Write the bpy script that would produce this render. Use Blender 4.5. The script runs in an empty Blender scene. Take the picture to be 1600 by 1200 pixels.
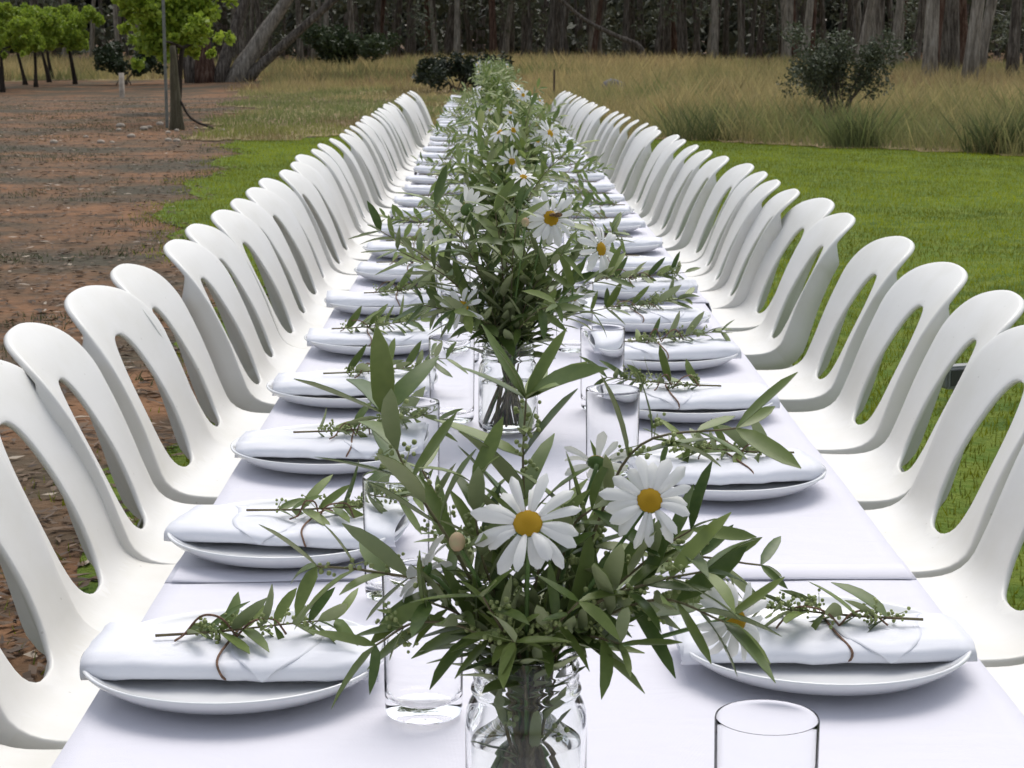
import bpy, bmesh, math, random
import numpy as np
from mathutils import Vector, Matrix, Quaternion, noise
from mathutils.geometry import delaunay_2d_cdt

R = math.radians
sc = bpy.context.scene
col = sc.collection

# ------------------------------------------------------------------ camera, sky, sun, exposure
cam_d = bpy.data.cameras.new('camera')
cam = bpy.data.objects.new('camera', cam_d)
col.objects.link(cam)
cam_d.sensor_width = 36.0
cam_d.lens = 67.5
cam_d.clip_end = 3000
cam_d.clip_start = 0.05
cam.location = (0, 0, 1.272)
cam.rotation_euler = (math.pi / 2 - math.atan(540 / 3000), 0, -0.0067)
cam_d.dof.use_dof = True
cam_d.dof.focus_distance = 1.75
cam_d.dof.aperture_fstop = 48
sc.camera = cam

world = bpy.data.worlds.new('World')
sc.world = world
world.use_nodes = True
wn = world.node_tree
bg = wn.nodes['Background']
sky = wn.nodes.new('ShaderNodeTexSky')
sky.sky_type = 'NISHITA'
sky.sun_disc = False
sky.sun_elevation = R(60)
sky.sun_rotation = R(12)
sky.altitude = 200
sky.air_density = 1.0
sky.dust_density = 4.0
sky.ozone_density = 1.0
hsv = wn.nodes.new('ShaderNodeHueSaturation')
hsv.inputs['Saturation'].default_value = 0.42
wn.links.new(sky.outputs[0], hsv.inputs['Color'])
wn.links.new(hsv.outputs[0], bg.inputs[0])
bg.inputs[1].default_value = 0.15

sun_d = bpy.data.lights.new('sun', 'SUN')
sun = bpy.data.objects.new('sun', sun_d)
col.objects.link(sun)
sun_d.energy = 1.05
sun_d.angle = R(45)
sun_d.color = (1.0, 0.965, 0.91)
# light comes from high, a little behind the far end of the table
sd = Vector((math.sin(R(12)) * math.cos(R(60)), math.cos(R(12)) * math.cos(R(60)), math.sin(R(60))))
sun.rotation_euler = sd.to_track_quat('Z', 'Y').to_euler()
sun.location = (0, 0, 30)

sc.view_settings.view_transform = 'Standard'
sc.view_settings.look = 'None'
sc.view_settings.gamma = 1.0
sc.view_settings.use_curve_mapping = False
sc.view_settings.exposure = 0.48
sc.cycles.transmission_bounces = 28
sc.cycles.transparent_max_bounces = 16
sc.cycles.max_bounces = 28
sc.cycles.diffuse_bounces = 4
sc.cycles.sample_clamp_indirect = 6.0
sc.cycles.use_denoising = True

# ------------------------------------------------------------------ helpers
def tag(o, label=None, cat=None, group=None, kind=None):
    if label: o['label'] = label
    if cat: o['category'] = cat
    if group: o['group'] = group
    if kind: o['kind'] = kind
    return o

def link(name, mesh, parent=None, loc=None, rot=None, scale=None, mat4=None):
    o = bpy.data.objects.new(name, mesh)
    col.objects.link(o)
    if parent is not None:
        o.parent = parent
    if mat4 is not None:
        o.matrix_local = mat4
    else:
        if loc is not None: o.location = loc
        if rot is not None: o.rotation_euler = rot
        if scale is not None: o.scale = scale
    return o

def empty(name, loc=(0, 0, 0), rz=0.0, parent=None):
    o = bpy.data.objects.new(name, None)
    col.objects.link(o)
    o.location = loc
    o.rotation_euler = (0, 0, rz)
    o.empty_display_size = 0.05
    if parent is not None: o.parent = parent
    return o

class MB:
    """collects vertices and faces for one mesh"""
    def __init__(s):
        s.v = []; s.f = []; s.m = []
    def add(s, vs, fs, mi=0):
        b = len(s.v)
        s.v += [tuple(p) for p in vs]
        for f in fs:
            s.f.append(tuple(i + b for i in f)); s.m.append(mi)
    def tube(s, pts, rad, n=6, mi=0, cap=True):
        pts = [Vector(p) for p in pts]
        if not hasattr(rad, '__len__'): rad = [rad] * len(pts)
        vs = []; fs = []
        up = Vector((0.13, 0.31, 0.94))
        prev = None
        for i, p in enumerate(pts):
            t = (pts[min(i + 1, len(pts) - 1)] - pts[max(i - 1, 0)])
            if t.length < 1e-9: t = Vector((0, 0, 1))
            t.normalize()
            if prev is None:
                a = t.cross(up)
                if a.length < 1e-4: a = t.cross(Vector((1, 0, 0)))
            else:
                a = prev - t * prev.dot(t)
                if a.length < 1e-6: a = t.orthogonal()
            a.normalize(); prev = a
            b = t.cross(a)
            for k in range(n):
                g = 2 * math.pi * k / n
                vs.append(p + (a * math.cos(g) + b * math.sin(g)) * rad[i])
        for i in range(len(pts) - 1):
            for k in range(n):
                k2 = (k + 1) % n
                fs.append((i * n + k, i * n + k2, (i + 1) * n + k2, (i + 1) * n + k))
        if cap:
            fs.append(tuple(range(n - 1, -1, -1)))
            e = (len(pts) - 1) * n
            fs.append(tuple(e + k for k in range(n)))
        s.add(vs, fs, mi)
    def lathe(s, prof, n=32, mi=0, closed=False):
        vs = []; fs = []
        for r, z in prof:
            for k in range(n):
                g = 2 * math.pi * k / n
                vs.append((r * math.cos(g), r * math.sin(g), z))
        m = len(prof)
        for i in range(m - 1 if not closed else m):
            j = (i + 1) % m
            for k in range(n):
                k2 = (k + 1) % n
                fs.append((i * n + k, i * n + k2, j * n + k2, j * n + k))
        s.add(vs, fs, mi)
    def box(s, x0, x1, y0, y1, z0, z1, mi=0):
        vs = [(x, y, z) for z in (z0, z1) for y in (y0, y1) for x in (x0, x1)]
        fs = [(0, 2, 3, 1), (4, 5, 7, 6), (0, 1, 5, 4), (2, 6, 7, 3), (0, 4, 6, 2), (1, 3, 7, 5)]
        s.add(vs, fs, mi)
    def blob(s, c, r, seg=5, ring=4, mi=0, sq=1.0):
        vs = [(c[0], c[1], c[2] + r * sq)]
        for i in range(1, ring):
            a = math.pi * i / ring
            for k in range(seg):
                g = 2 * math.pi * k / seg
                vs.append((c[0] + r * math.sin(a) * math.cos(g), c[1] + r * math.sin(a) * math.sin(g), c[2] + r * sq * math.cos(a)))
        vs.append((c[0], c[1], c[2] - r * sq))
        fs = [(0, 1 + k, 1 + (k + 1) % seg) for k in range(seg)]
        for i in range(ring - 2):
            for k in range(seg):
                a = 1 + i * seg + k; b = 1 + i * seg + (k + 1) % seg
                fs.append((a, a + seg, b + seg, b))
        e = len(vs) - 1; b0 = 1 + (ring - 2) * seg
        fs += [(b0 + k, e, b0 + (k + 1) % seg) for k in range(seg)]
        s.add(vs, fs, mi)
    def mesh(s, name, mats, smooth=True):
        me = bpy.data.meshes.new(name)
        me.from_pydata(s.v, [], s.f)
        for m in (mats if isinstance(mats, (list, tuple)) else [mats]):
            me.materials.append(m)
        if any(s.m):
            me.polygons.foreach_set('material_index', s.m)
        if smooth:
            me.polygons.foreach_set('use_smooth', [True] * len(me.polygons))
        me.update()
        return me

def catmull(pts, n):
    """n points per span through pts"""
    P = [Vector(p) for p in pts]
    P = [P[0] * 2 - P[1]] + P + [P[-1] * 2 - P[-2]]
    out = []
    for i in range(1, len(P) - 2):
        p0, p1, p2, p3 = P[i - 1], P[i], P[i + 1], P[i + 2]
        for k in range(n):
            t = k / n
            out.append(0.5 * ((2 * p1) + (p2 - p0) * t + (2 * p0 - 5 * p1 + 4 * p2 - p3) * t * t + (3 * p1 - p0 - 3 * p2 + p3) * t ** 3))
    out.append(P[-2].copy())
    return out

def np_mesh(name, verts, quads, mat, colors=None, smooth=False, tri=False):
    """big mesh from numpy arrays; colors is per vertex"""
    me = bpy.data.meshes.new(name)
    k = 3 if tri else 4
    nv, nf = len(verts), len(quads)
    me.vertices.add(nv); me.vertices.foreach_set('co', np.asarray(verts, np.float32).ravel())
    me.loops.add(nf * k); me.loops.foreach_set('vertex_index', np.asarray(quads, np.int32).ravel())
    me.polygons.add(nf)
    me.polygons.foreach_set('loop_start', np.arange(0, nf * k, k, dtype=np.int32))
    me.polygons.foreach_set('loop_total', np.full(nf, k, np.int32))
    me.update(calc_edges=True)
    if colors is not None:
        at = me.color_attributes.new('tint', 'FLOAT_COLOR', 'POINT')
        c = np.ones((nv, 4), np.float32); c[:, :3] = colors
        at.data.foreach_set('color', c.ravel())
    if smooth:
        me.polygons.foreach_set('use_smooth', np.ones(nf, bool))
    me.materials.append(mat)
    me.validate()
    return me

# ------------------------------------------------------------------ materials
def new_mat(name):
    m = bpy.data.materials.new(name); m.use_nodes = True
    nt = m.node_tree
    return m, nt, nt.nodes['Principled BSDF']

def mat_simple(name, c, rough=0.6, var=0.0, scale=20.0, bump=0.0, bscale=80.0, spec=0.5, c2=None, coord='Object', sss=0.0, trans=0.0, detail=4.0):
    m, nt, b = new_mat(name)
    b.inputs['Roughness'].default_value = rough
    b.inputs['Specular IOR Level'].default_value = spec
    b.inputs['Base Color'].default_value = (*c, 1)
    tc = nt.nodes.new('ShaderNodeTexCoord')
    if var > 0 or c2:
        nz = nt.nodes.new('ShaderNodeTexNoise'); nz.inputs['Scale'].default_value = scale; nz.inputs['Detail'].default_value = detail
        nt.links.new(tc.outputs[coord], nz.inputs['Vector'])
        rp = nt.nodes.new('ShaderNodeValToRGB')
        rp.color_ramp.elements[0].position = 0.32; rp.color_ramp.elements[1].position = 0.68
        if c2 is None:
            c2 = tuple(min(1, x * (1 + var)) for x in c); c1 = tuple(x * (1 - var) for x in c)
        else: c1 = c
        rp.color_ramp.elements[0].color = (*c1, 1); rp.color_ramp.elements[1].color = (*c2, 1)
        nt.links.new(nz.outputs['Fac'], rp.inputs[0]); nt.links.new(rp.outputs[0], b.inputs['Base Color'])
    if bump > 0:
        n2 = nt.nodes.new('ShaderNodeTexNoise'); n2.inputs['Scale'].default_value = bscale; n2.inputs['Detail'].default_value = 5
        nt.links.new(tc.outputs[coord], n2.inputs['Vector'])
        bp = nt.nodes.new('ShaderNodeBump'); bp.inputs['Strength'].default_value = bump; bp.inputs['Distance'].default_value = 0.01
        nt.links.new(n2.outputs['Fac'], bp.inputs['Height']); nt.links.new(bp.outputs[0], b.inputs['Normal'])
    if sss > 0:
        b.inputs['Subsurface Weight'].default_value = sss
        b.inputs['Subsurface Radius'].default_value = (0.01, 0.01, 0.01)
    return m

def mat_leaf(name, c1, c2, rough=0.5, transl=0.25, attr=False):
    """leaf with some light passing through; each object gets its own shade"""
    m, nt, b = new_mat(name)
    out = nt.nodes['Material Output']
    b.inputs['Roughness'].default_value = rough
    b.inputs['Specular IOR Level'].default_value = 0.35
    if attr:
        src = nt.nodes.new('ShaderNodeVertexColor'); src.layer_name = 'tint'
        colr = src.outputs['Color']
    else:
        oi = nt.nodes.new('ShaderNodeObjectInfo')
        tc = nt.nodes.new('ShaderNodeTexCoord')
        nz = nt.nodes.new('ShaderNodeTexNoise'); nz.inputs['Scale'].default_value = 7.0
        nt.links.new(tc.outputs['Object'], nz.inputs['Vector'])
        ad = nt.nodes.new('ShaderNodeMath'); ad.operation = 'MULTIPLY_ADD'
        ad.inputs[1].default_value = 0.5; 
        nt.links.new(nz.outputs['Fac'], ad.inputs[0])
        sb = nt.nodes.new('ShaderNodeMath'); sb.operation = 'MULTIPLY_ADD'; sb.inputs[1].default_value = 0.9; sb.inputs[2].default_value = -0.2
        nt.links.new(oi.outputs['Random'], sb.inputs[0]); nt.links.new(sb.outputs[0], ad.inputs[2])
        mx = nt.nodes.new('ShaderNodeMix'); mx.data_type = 'RGBA'
        mx.inputs[6].default_value = (*c1, 1); mx.inputs[7].default_value = (*c2, 1)
        nt.links.new(ad.outputs[0], mx.inputs[0])
        colr = mx.outputs[2]
    nt.links.new(colr, b.inputs['Base Color'])
    tr = nt.nodes.new('ShaderNodeBsdfTranslucent')
    nt.links.new(colr, tr.inputs['Color'])
    ms = nt.nodes.new('ShaderNodeMixShader'); ms.inputs[0].default_value = transl
    nt.links.new(b.outputs[0], ms.inputs[1]); nt.links.new(tr.outputs[0], ms.inputs[2])
    nt.links.new(ms.outputs[0], out.inputs['Surface'])
    return m

def mat_glass(name, tint=(0.97, 0.99, 0.985), ior=1.46):
    m, nt, b = new_mat(name)
    b.inputs['Base Color'].default_value = (*tint, 1)
    b.inputs['Roughness'].default_value = 0.0
    b.inputs['IOR'].default_value = ior
    b.inputs['Transmission Weight'].default_value = 1.0
    return m

def mat_cloth(name, c, wscale, bump=0.25, wrinkle=0.35):
    m, nt, b = new_mat(name)
    b.inputs['Base Color'].default_value = (*c, 1)
    b.inputs['Roughness'].default_value = 0.85
    b.inputs['Specular IOR Level'].default_value = 0.2
    b.inputs['Sheen Weight'].default_value = 0.1
    tc = nt.nodes.new('ShaderNodeTexCoord')
    w1 = nt.nodes.new('ShaderNodeTexWave'); w1.wave_type = 'BANDS'; w1.bands_direction = 'X'; w1.inputs['Scale'].default_value = wscale; w1.inputs['Distortion'].default_value = 1.0
    w2 = nt.nodes.new('ShaderNodeTexWave'); w2.wave_type = 'BANDS'; w2.bands_direction = 'Y'; w2.inputs['Scale'].default_value = wscale; w2.inputs['Distortion'].default_value = 1.0
    nt.links.new(tc.outputs['Object'], w1.inputs['Vector']); nt.links.new(tc.outputs['Object'], w2.inputs['Vector'])
    mul = nt.nodes.new('ShaderNodeMath'); mul.operation = 'ADD'
    nt.links.new(w1.outputs['Fac'], mul.inputs[0]); nt.links.new(w2.outputs['Fac'], mul.inputs[1])
    b1 = nt.nodes.new('ShaderNodeBump'); b1.inputs['Strength'].default_value = bump; b1.inputs['Distance'].default_value = 0.0006
    nt.links.new(mul.outputs[0], b1.inputs['Height'])
    nz = nt.nodes.new('ShaderNodeTexNoise'); nz.inputs['Scale'].default_value = 9.0; nz.inputs['Detail'].default_value = 6; nz.inputs['Distortion'].default_value = 0.6
    mp = nt.nodes.new('ShaderNodeMapping'); mp.inputs['Scale'].default_value = (1.0, 2.2, 1.0)
    nt.links.new(tc.outputs['Object'], mp.inputs['Vector']); nt.links.new(mp.outputs[0], nz.inputs['Vector'])
    b2 = nt.nodes.new('ShaderNodeBump'); b2.inputs['Strength'].default_value = wrinkle; b2.inputs['Distance'].default_value = 0.004
    nt.links.new(nz.outputs['Fac'], b2.inputs['Height']); nt.links.new(b1.outputs[0], b2.inputs['Normal'])
    nt.links.new(b2.outputs[0], b.inputs['Normal'])
    return m

def mat_plastic():
    m, nt, b = new_mat('chair_plastic')
    b.inputs['Roughness'].default_value = 0.42
    b.inputs['Specular IOR Level'].default_value = 0.4
    tc = nt.nodes.new('ShaderNodeTexCoord'); oi = nt.nodes.new('ShaderNodeObjectInfo')
    # faint grime and weathering
    add = nt.nodes.new('ShaderNodeVectorMath'); add.operation = 'ADD'
    cmb = nt.nodes.new('ShaderNodeCombineXYZ')
    ml = nt.nodes.new('ShaderNodeMath'); ml.operation = 'MULTIPLY'; ml.inputs[1].default_value = 37
    nt.links.new(oi.outputs['Random'], ml.inputs[0]); nt.links.new(ml.outputs[0], cmb.inputs[0]); nt.links.new(ml.outputs[0], cmb.inputs[1])
    nt.links.new(tc.outputs['Object'], add.inputs[0]); nt.links.new(cmb.outputs[0], add.inputs[1])
    nz = nt.nodes.new('ShaderNodeTexNoise'); nz.inputs['Scale'].default_value = 5; nz.inputs['Detail'].default_value = 7; nz.inputs['Roughness'].default_value = 0.65
    nt.links.new(add.outputs[0], nz.inputs['Vector'])
    rp = nt.nodes.new('ShaderNodeValToRGB')
    rp.color_ramp.elements[0].position = 0.3; rp.color_ramp.elements[0].color = (0.64, 0.63, 0.58, 1)
    rp.color_ramp.elements[1].position = 0.58; rp.color_ramp.elements[1].color = (0.69, 0.685, 0.655, 1)
    nt.links.new(nz.outputs['Fac'], rp.inputs[0])
    # scuff specks
    vz = nt.nodes.new('ShaderNodeTexVoronoi'); vz.inputs['Scale'].default_value = 26
    nt.links.new(add.outputs[0], vz.inputs['Vector'])
    r2 = nt.nodes.new('ShaderNodeValToRGB'); r2.color_ramp.elements[0].position = 0.035; r2.color_ramp.elements[0].color = (0.45, 0.42, 0.36, 1)
    r2.color_ramp.elements[1].position = 0.06; r2.color_ramp.elements[1].color = (1, 1, 1, 1)
    nt.links.new(vz.outputs['Distance'], r2.inputs[0])
    mx = nt.nodes.new('ShaderNodeMix'); mx.data_type = 'RGBA'; mx.blend_type = 'MULTIPLY'; mx.inputs[0].default_value = 0.4
    nt.links.new(rp.outputs[0], mx.inputs[6]); nt.links.new(r2.outputs[0], mx.inputs[7])
    nt.links.new(mx.outputs[2], b.inputs['Base Color'])
    n2 = nt.nodes.new('ShaderNodeTexNoise'); n2.inputs['Scale'].default_value = 900
    nt.links.new(tc.outputs['Object'], n2.inputs['Vector'])
    bp = nt.nodes.new('ShaderNodeBump'); bp.inputs['Strength'].default_value = 0.08; bp.inputs['Distance'].default_value = 0.001
    nt.links.new(n2.outputs['Fac'], bp.inputs['Height']); nt.links.new(bp.outputs[0], b.inputs['Normal'])
    return m

def mat_ground(name, cols, scales, bump=0.6, bscale=18, fine=120):
    """three colours broken up by noise of different sizes, object coordinates in metres"""
    m, nt, b = new_mat(name)
    b.inputs['Roughness'].default_value = 0.95
    b.inputs['Specular IOR Level'].default_value = 0.15
    tc = nt.nodes.new('ShaderNodeTexCoord')
    prev = None
    for i, s in enumerate(scales):
        nz = nt.nodes.new('ShaderNodeTexNoise'); nz.inputs['Scale'].default_value = s; nz.inputs['Detail'].default_value = 6; nz.inputs['Roughness'].default_value = 0.62
        nt.links.new(tc.outputs['Object'], nz.inputs['Vector'])
        rp = nt.nodes.new('ShaderNodeValToRGB'); rp.color_ramp.elements[0].position = 0.42; rp.color_ramp.elements[1].position = 0.6
        nt.links.new(nz.outputs['Fac'], rp.inputs[0])
        mx = nt.nodes.new('ShaderNodeMix'); mx.data_type = 'RGBA'
        nt.links.new(rp.outputs[0], mx.inputs[0])
        if prev is None: mx.inputs[6].default_value = (*cols[0], 1)
        else: nt.links.new(prev, mx.inputs[6])
        mx.inputs[7].default_value = (*cols[i + 1], 1)
        prev = mx.outputs[2]
    nt.links.new(prev, b.inputs['Base Color'])
    n1 = nt.nodes.new('ShaderNodeTexNoise'); n1.inputs['Scale'].default_value = bscale; n1.inputs['Detail'].default_value = 8
    nt.links.new(tc.outputs['Object'], n1.inputs['Vector'])
    bp = nt.nodes.new('ShaderNodeBump'); bp.inputs['Strength'].default_value = bump; bp.inputs['Distance'].default_value = 0.04
    nt.links.new(n1.outputs['Fac'], bp.inputs['Height']); nt.links.new(bp.outputs[0], b.inputs['Normal'])
    return m

def mat_bark(name, c1, c2, c3):
    m, nt, b = new_mat(name)
    b.inputs['Roughness'].default_value = 0.9; b.inputs['Specular IOR Level'].default_value = 0.15
    tc = nt.nodes.new('ShaderNodeTexCoord'); oi = nt.nodes.new('ShaderNodeObjectInfo')
    mp = nt.nodes.new('ShaderNodeMapping'); mp.inputs['Scale'].default_value = (11, 11, 1.3)
    nt.links.new(tc.outputs['Object'], mp.inputs['Vector'])
    ml = nt.nodes.new('ShaderNodeMath'); ml.operation = 'MULTIPLY'; ml.inputs[1].default_value = 50
    nt.links.new(oi.outputs['Random'], ml.inputs[0]); 
    nz = nt.nodes.new('ShaderNodeTexNoise'); nz.noise_dimensions = '4D'; nz.inputs['Scale'].default_value = 1.6; nz.inputs['Detail'].default_value = 7; nz.inputs['Roughness'].default_value = 0.7
    nt.links.new(mp.outputs[0], nz.inputs['Vector']); nt.links.new(ml.outputs[0], nz.inputs['W'])
    rp = nt.nodes.new('ShaderNodeValToRGB'); e = rp.color_ramp.elements
    e[0].position = 0.36; e[0].color = (*c1, 1); e[1].position = 0.66; e[1].color = (*c3, 1)
    x = e.new(0.5); x.color = (*c2, 1)
    nt.links.new(nz.outputs['Fac'], rp.inputs[0]); nt.links.new(rp.outputs[0], b.inputs['Base Color'])
    bp = nt.nodes.new('ShaderNodeBump'); bp.inputs['Strength'].default_value = 0.9; bp.inputs['Distance'].default_value = 0.05
    nt.links.new(nz.outputs['Fac'], bp.inputs['Height']); nt.links.new(bp.outputs[0], b.inputs['Normal'])
    return m

M = {}
M['plastic'] = mat_plastic()
M['cloth'] = mat_cloth('tablecloth_cotton', (0.645, 0.637, 0.695), 320, 0.2, 0.5)
M['napkin'] = mat_cloth('napkin_cotton', (0.70, 0.71, 0.755), 500, 0.2, 0.5)
M['china'] = mat_simple('white_china', (0.70, 0.71, 0.72), 0.12, spec=0.5)
M['glass'] = mat_glass('clear_glass', (0.997, 1.0, 0.999), 1.16)
M['jar'] = mat_glass('jar_glass', (0.985, 0.995, 0.99), 1.3)
M['water'] = mat_glass('water', (0.985, 0.99, 0.975), 1.333)
M['leaf_top'] = mat_leaf('olive_leaf_top', (0.062, 0.112, 0.024), (0.22, 0.28, 0.075), 0.40, 0.24)
M['leaf_under'] = mat_leaf('olive_leaf_underside', (0.24, 0.29, 0.14), (0.38, 0.42, 0.22), 0.6, 0.16)
M['leaf_far'] = mat_leaf('olive_leaf_mixed', (0, 0, 0), (0, 0, 0), 0.5, 0.2, attr=True)
M['stem_brown'] = mat_simple('twig_bark', (0.12, 0.085, 0.05), 0.8, c2=(0.16, 0.15, 0.07), scale=60)
M['stem_green'] = mat_simple('flower_stem', (0.10, 0.17, 0.045), 0.6, var=0.25, scale=50)
M['bud'] = mat_simple('olive_buds', (0.19, 0.24, 0.075), 0.6, c2=(0.30, 0.34, 0.13), scale=120)
M['petal'] = mat_leaf('daisy_petal', (0.72, 0.72, 0.70), (0.80, 0.80, 0.77), 0.6, 0.22)
M['disc'] = mat_simple('daisy_disc', (0.86, 0.44, 0.004), 0.8, c2=(0.95, 0.62, 0.012), scale=300, bump=0.8, bscale=700)
M['bud_bract'] = mat_simple('daisy_bud', (0.36, 0.36, 0.18), 0.7, c2=(0.5, 0.32, 0.2), scale=90)
M['twine'] = mat_simple('brown_twine', (0.22, 0.13, 0.085), 0.95, var=0.4, scale=400, bump=0.6, bscale=900)
M['dirt'] = mat_ground('red_dirt', [(0.150, 0.080, 0.042), (0.070, 0.048, 0.030), (0.21, 0.110, 0.056), (0.064, 0.056, 0.038)], [1.6, 3.4, 0.5], 0.9, 14)
M['lawn'] = mat_ground('lawn_soil', [(0.085, 0.14, 0.014), (0.055, 0.10, 0.012), (0.13, 0.17, 0.022)], [1.3, 6.0], 0.7, 40)
M['meadow'] = mat_ground('dry_meadow', [(0.27, 0.21, 0.10), (0.18, 0.17, 0.07), (0.20, 0.14, 0.085)], [0.5, 0.23], 0.6, 5)
M['blade'] = mat_leaf('grass_blade', (0, 0, 0), (0, 0, 0), 0.6, 0.42, attr=True)
M['vine_leaf'] = mat_leaf('vine_leaf', (0, 0, 0), (0, 0, 0), 0.55, 0.45, attr=True)
M['foliage'] = mat_leaf('tree_foliage', (0, 0, 0), (0, 0, 0), 0.6, 0.15, attr=True)
M['bark'] = mat_bark('gum_bark', (0.035, 0.030, 0.025), (0.11, 0.095, 0.08), (0.26, 0.235, 0.20))
M['bark_pale'] = mat_bark('pale_gum_bark', (0.10, 0.09, 0.075), (0.24, 0.215, 0.18), (0.42, 0.39, 0.34))
M['bark_red'] = mat_bark('rough_red_bark', (0.03, 0.018, 0.014), (0.10, 0.056, 0.04), (0.20, 0.15, 0.12))
M['vine_bark'] = mat_bark('vine_bark', (0.014, 0.012, 0.010), (0.035, 0.028, 0.022), (0.06, 0.05, 0.04))
M['post_wood'] = mat_bark('weathered_post', (0.055, 0.05, 0.03), (0.095, 0.085, 0.055), (0.15, 0.135, 0.095))
M['steel'] = mat_simple('rusty_steel', (0.06, 0.04, 0.03), 0.7, var=0.4, scale=15)
M['steel_grey'] = mat_simple('galvanised_steel', (0.16, 0.17, 0.15), 0.6, var=0.3, scale=15)
M['rock'] = mat_simple('grey_rock', (0.13, 0.125, 0.125), 0.9, var=0.35, scale=3, bump=0.8, bscale=12)
M['pebble'] = mat_simple('pale_stone', (0.36, 0.31, 0.25), 0.9, var=0.3, scale=9, bump=0.6, bscale=40)
M['litter'] = mat_leaf('leaf_litter', (0, 0, 0), (0, 0, 0), 0.8, 0.1, attr=True)
M['table_wood'] = mat_simple('trestle_top', (0.5, 0.48, 0.44), 0.6, var=0.1, scale=10)
M['table_steel'] = mat_simple('table_steel', (0.2, 0.2, 0.21), 0.45, var=0.1)
M['grey_box'] = mat_simple('grey_plastic', (0.22, 0.23, 0.23), 0.6, var=0.15, scale=20)
M['dark_lens'] = mat_simple('dark_plastic', (0.05, 0.05, 0.055), 0.3)
M['bee_body'] = mat_simple('bee_body', (0.02, 0.014, 0.008), 0.6, c2=(0.25, 0.13, 0.03), scale=500)
M['bee_wing'] = mat_simple('bee_wing', (0.25, 0.22, 0.18), 0.3)

rng = random.Random(7)
ORD = ['first', 'second', 'third', 'fourth', 'fifth', 'sixth', 'seventh', 'eighth', 'ninth', 'tenth', 'eleventh', 'twelfth']
JY1, JY2 = 1.215, 2.56
def place_words(y, ys):
    """where along the table, counted from the two bouquets one can name; None past the tenth"""
    if y < JY2:
        k = [v for v in ys if v < JY2].index(y)
        n = len([v for v in ys if v < JY2])
        return ORD[n - 1 - k] + ' before the bee bouquet'
    k = [v for v in ys if v >= JY2].index(y)
    return (ORD[k] + ' beyond the bee bouquet') if k < 10 else None
nrng = np.random.default_rng(11)

# ------------------------------------------------------------------ the ground
def hgt(x, y):
    """gentle relief of the paddock: flat under the table, rising a little at the wood"""
    h = 0.0
    if y > 26:
        t = min(1, (y - 26) / 30); t = t * t * (3 - 2 * t)
        h += t * (0.16 * math.sin(x * 0.19 + 1.0) + 0.12 * math.sin(x * 0.07 + y * 0.11))
    return h

def grid_sheet(name, xs, ys, z0, mat, inside=None):
    nx, ny = len(xs), len(ys)
    vs = [(x, y, hgt(x, y) + z0) for y in ys for x in xs]
    fs = []
    for j in range(ny - 1):
        for i in range(nx - 1):
            fs.append((j * nx + i, j * nx + i + 1, (j + 1) * nx + i + 1, (j + 1) * nx + i))
    mb = MB(); mb.add(vs, fs)
    return mb.mesh(name, mat)

xs = [-900, -400, -200, -120] + [-80 + 4 * i for i in range(41)] + [120, 200, 400, 900]
ys = [-300, -100, -30] + [-10 + 3 * i for i in range(54)] + [180, 250, 400, 900, 1800]
ground = link('ground', grid_sheet('ground', xs, ys, 0.0, M['dirt']))
tag(ground, 'bare red dirt ground with dark leaf litter beside the vineyard', 'ground', kind='structure')

# boundary of the lawn on the dirt side, x as a function of y
LB = [(-4, -1.0), (2, -0.95), (4.5, -1.0), (7, -1.15), (8.6, -1.28), (10.5, -1.55), (12.4, -2.2), (15, -2.55), (18, -2.75), (21.5, -3.0), (26, -3.6), (29, -4.0)]
def lawn_left(y):
    for (y0, x0), (y1, x1) in zip(LB, LB[1:]):
        if y <= y1: return x0 + (x1 - x0) * (y - y0) / (y1 - y0) + 0.12 * math.sin(y * 2.1) + 0.07 * math.sin(y * 5.3 + 1)
    return LB[-1][1]
def lawn_far(x):
    """far edge of the lawn, y as a function of x (lawn > meadow)"""
    if x < -2.5: return 25.0
    if x < 0.5: return 25.0 + (x + 2.5) * 0.35 + 0.5 * math.sin(x * 2.3) + 0.25 * math.sin(x * 6.1)
    return 26.0 + (x - 0.5) * (-0.95) * (1 if x < 8 else 8 / x) + 0.12 * math.sin(x * 3) + 0.10 * math.sin(x * 7.3 + 1)
bm_pts = []
yy = -4.0
left_side = []
while yy < 24.8:
    left_side.append((lawn_left(yy), yy)); yy += 0.5
far_side = []
xx = -2.6
while xx < 9.0:
    far_side.append((xx, lawn_far(xx))); xx += 0.3
poly = left_side + far_side + [(9.5, 17.5), (14, 14), (14, -4)]
mb = MB(); mb.add([(x, y, 0.006) for x, y in poly], [tuple(range(len(poly)))][::-1])
me = mb.mesh('lawn', M['lawn'], smooth=False)
bm = bmesh.new(); bm.from_mesh(me); bmesh.ops.triangulate(bm, faces=bm.faces[:]); 
for f in bm.faces:
    if f.normal.z < 0: f.normal_flip()
bm.to_mesh(me); bm.free()
lawn = tag(link('lawn', me), 'bright mown green lawn around the long table', 'lawn', kind='structure')

def in_poly(x, y, P):
    c = False; j = len(P) - 1
    for i in range(len(P)):
        if (P[i][1] > y) != (P[j][1] > y) and x < (P[j][0] - P[i][0]) * (y - P[i][1]) / (P[j][1] - P[i][1]) + P[i][0]: c = not c
        j = i
    return c

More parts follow.
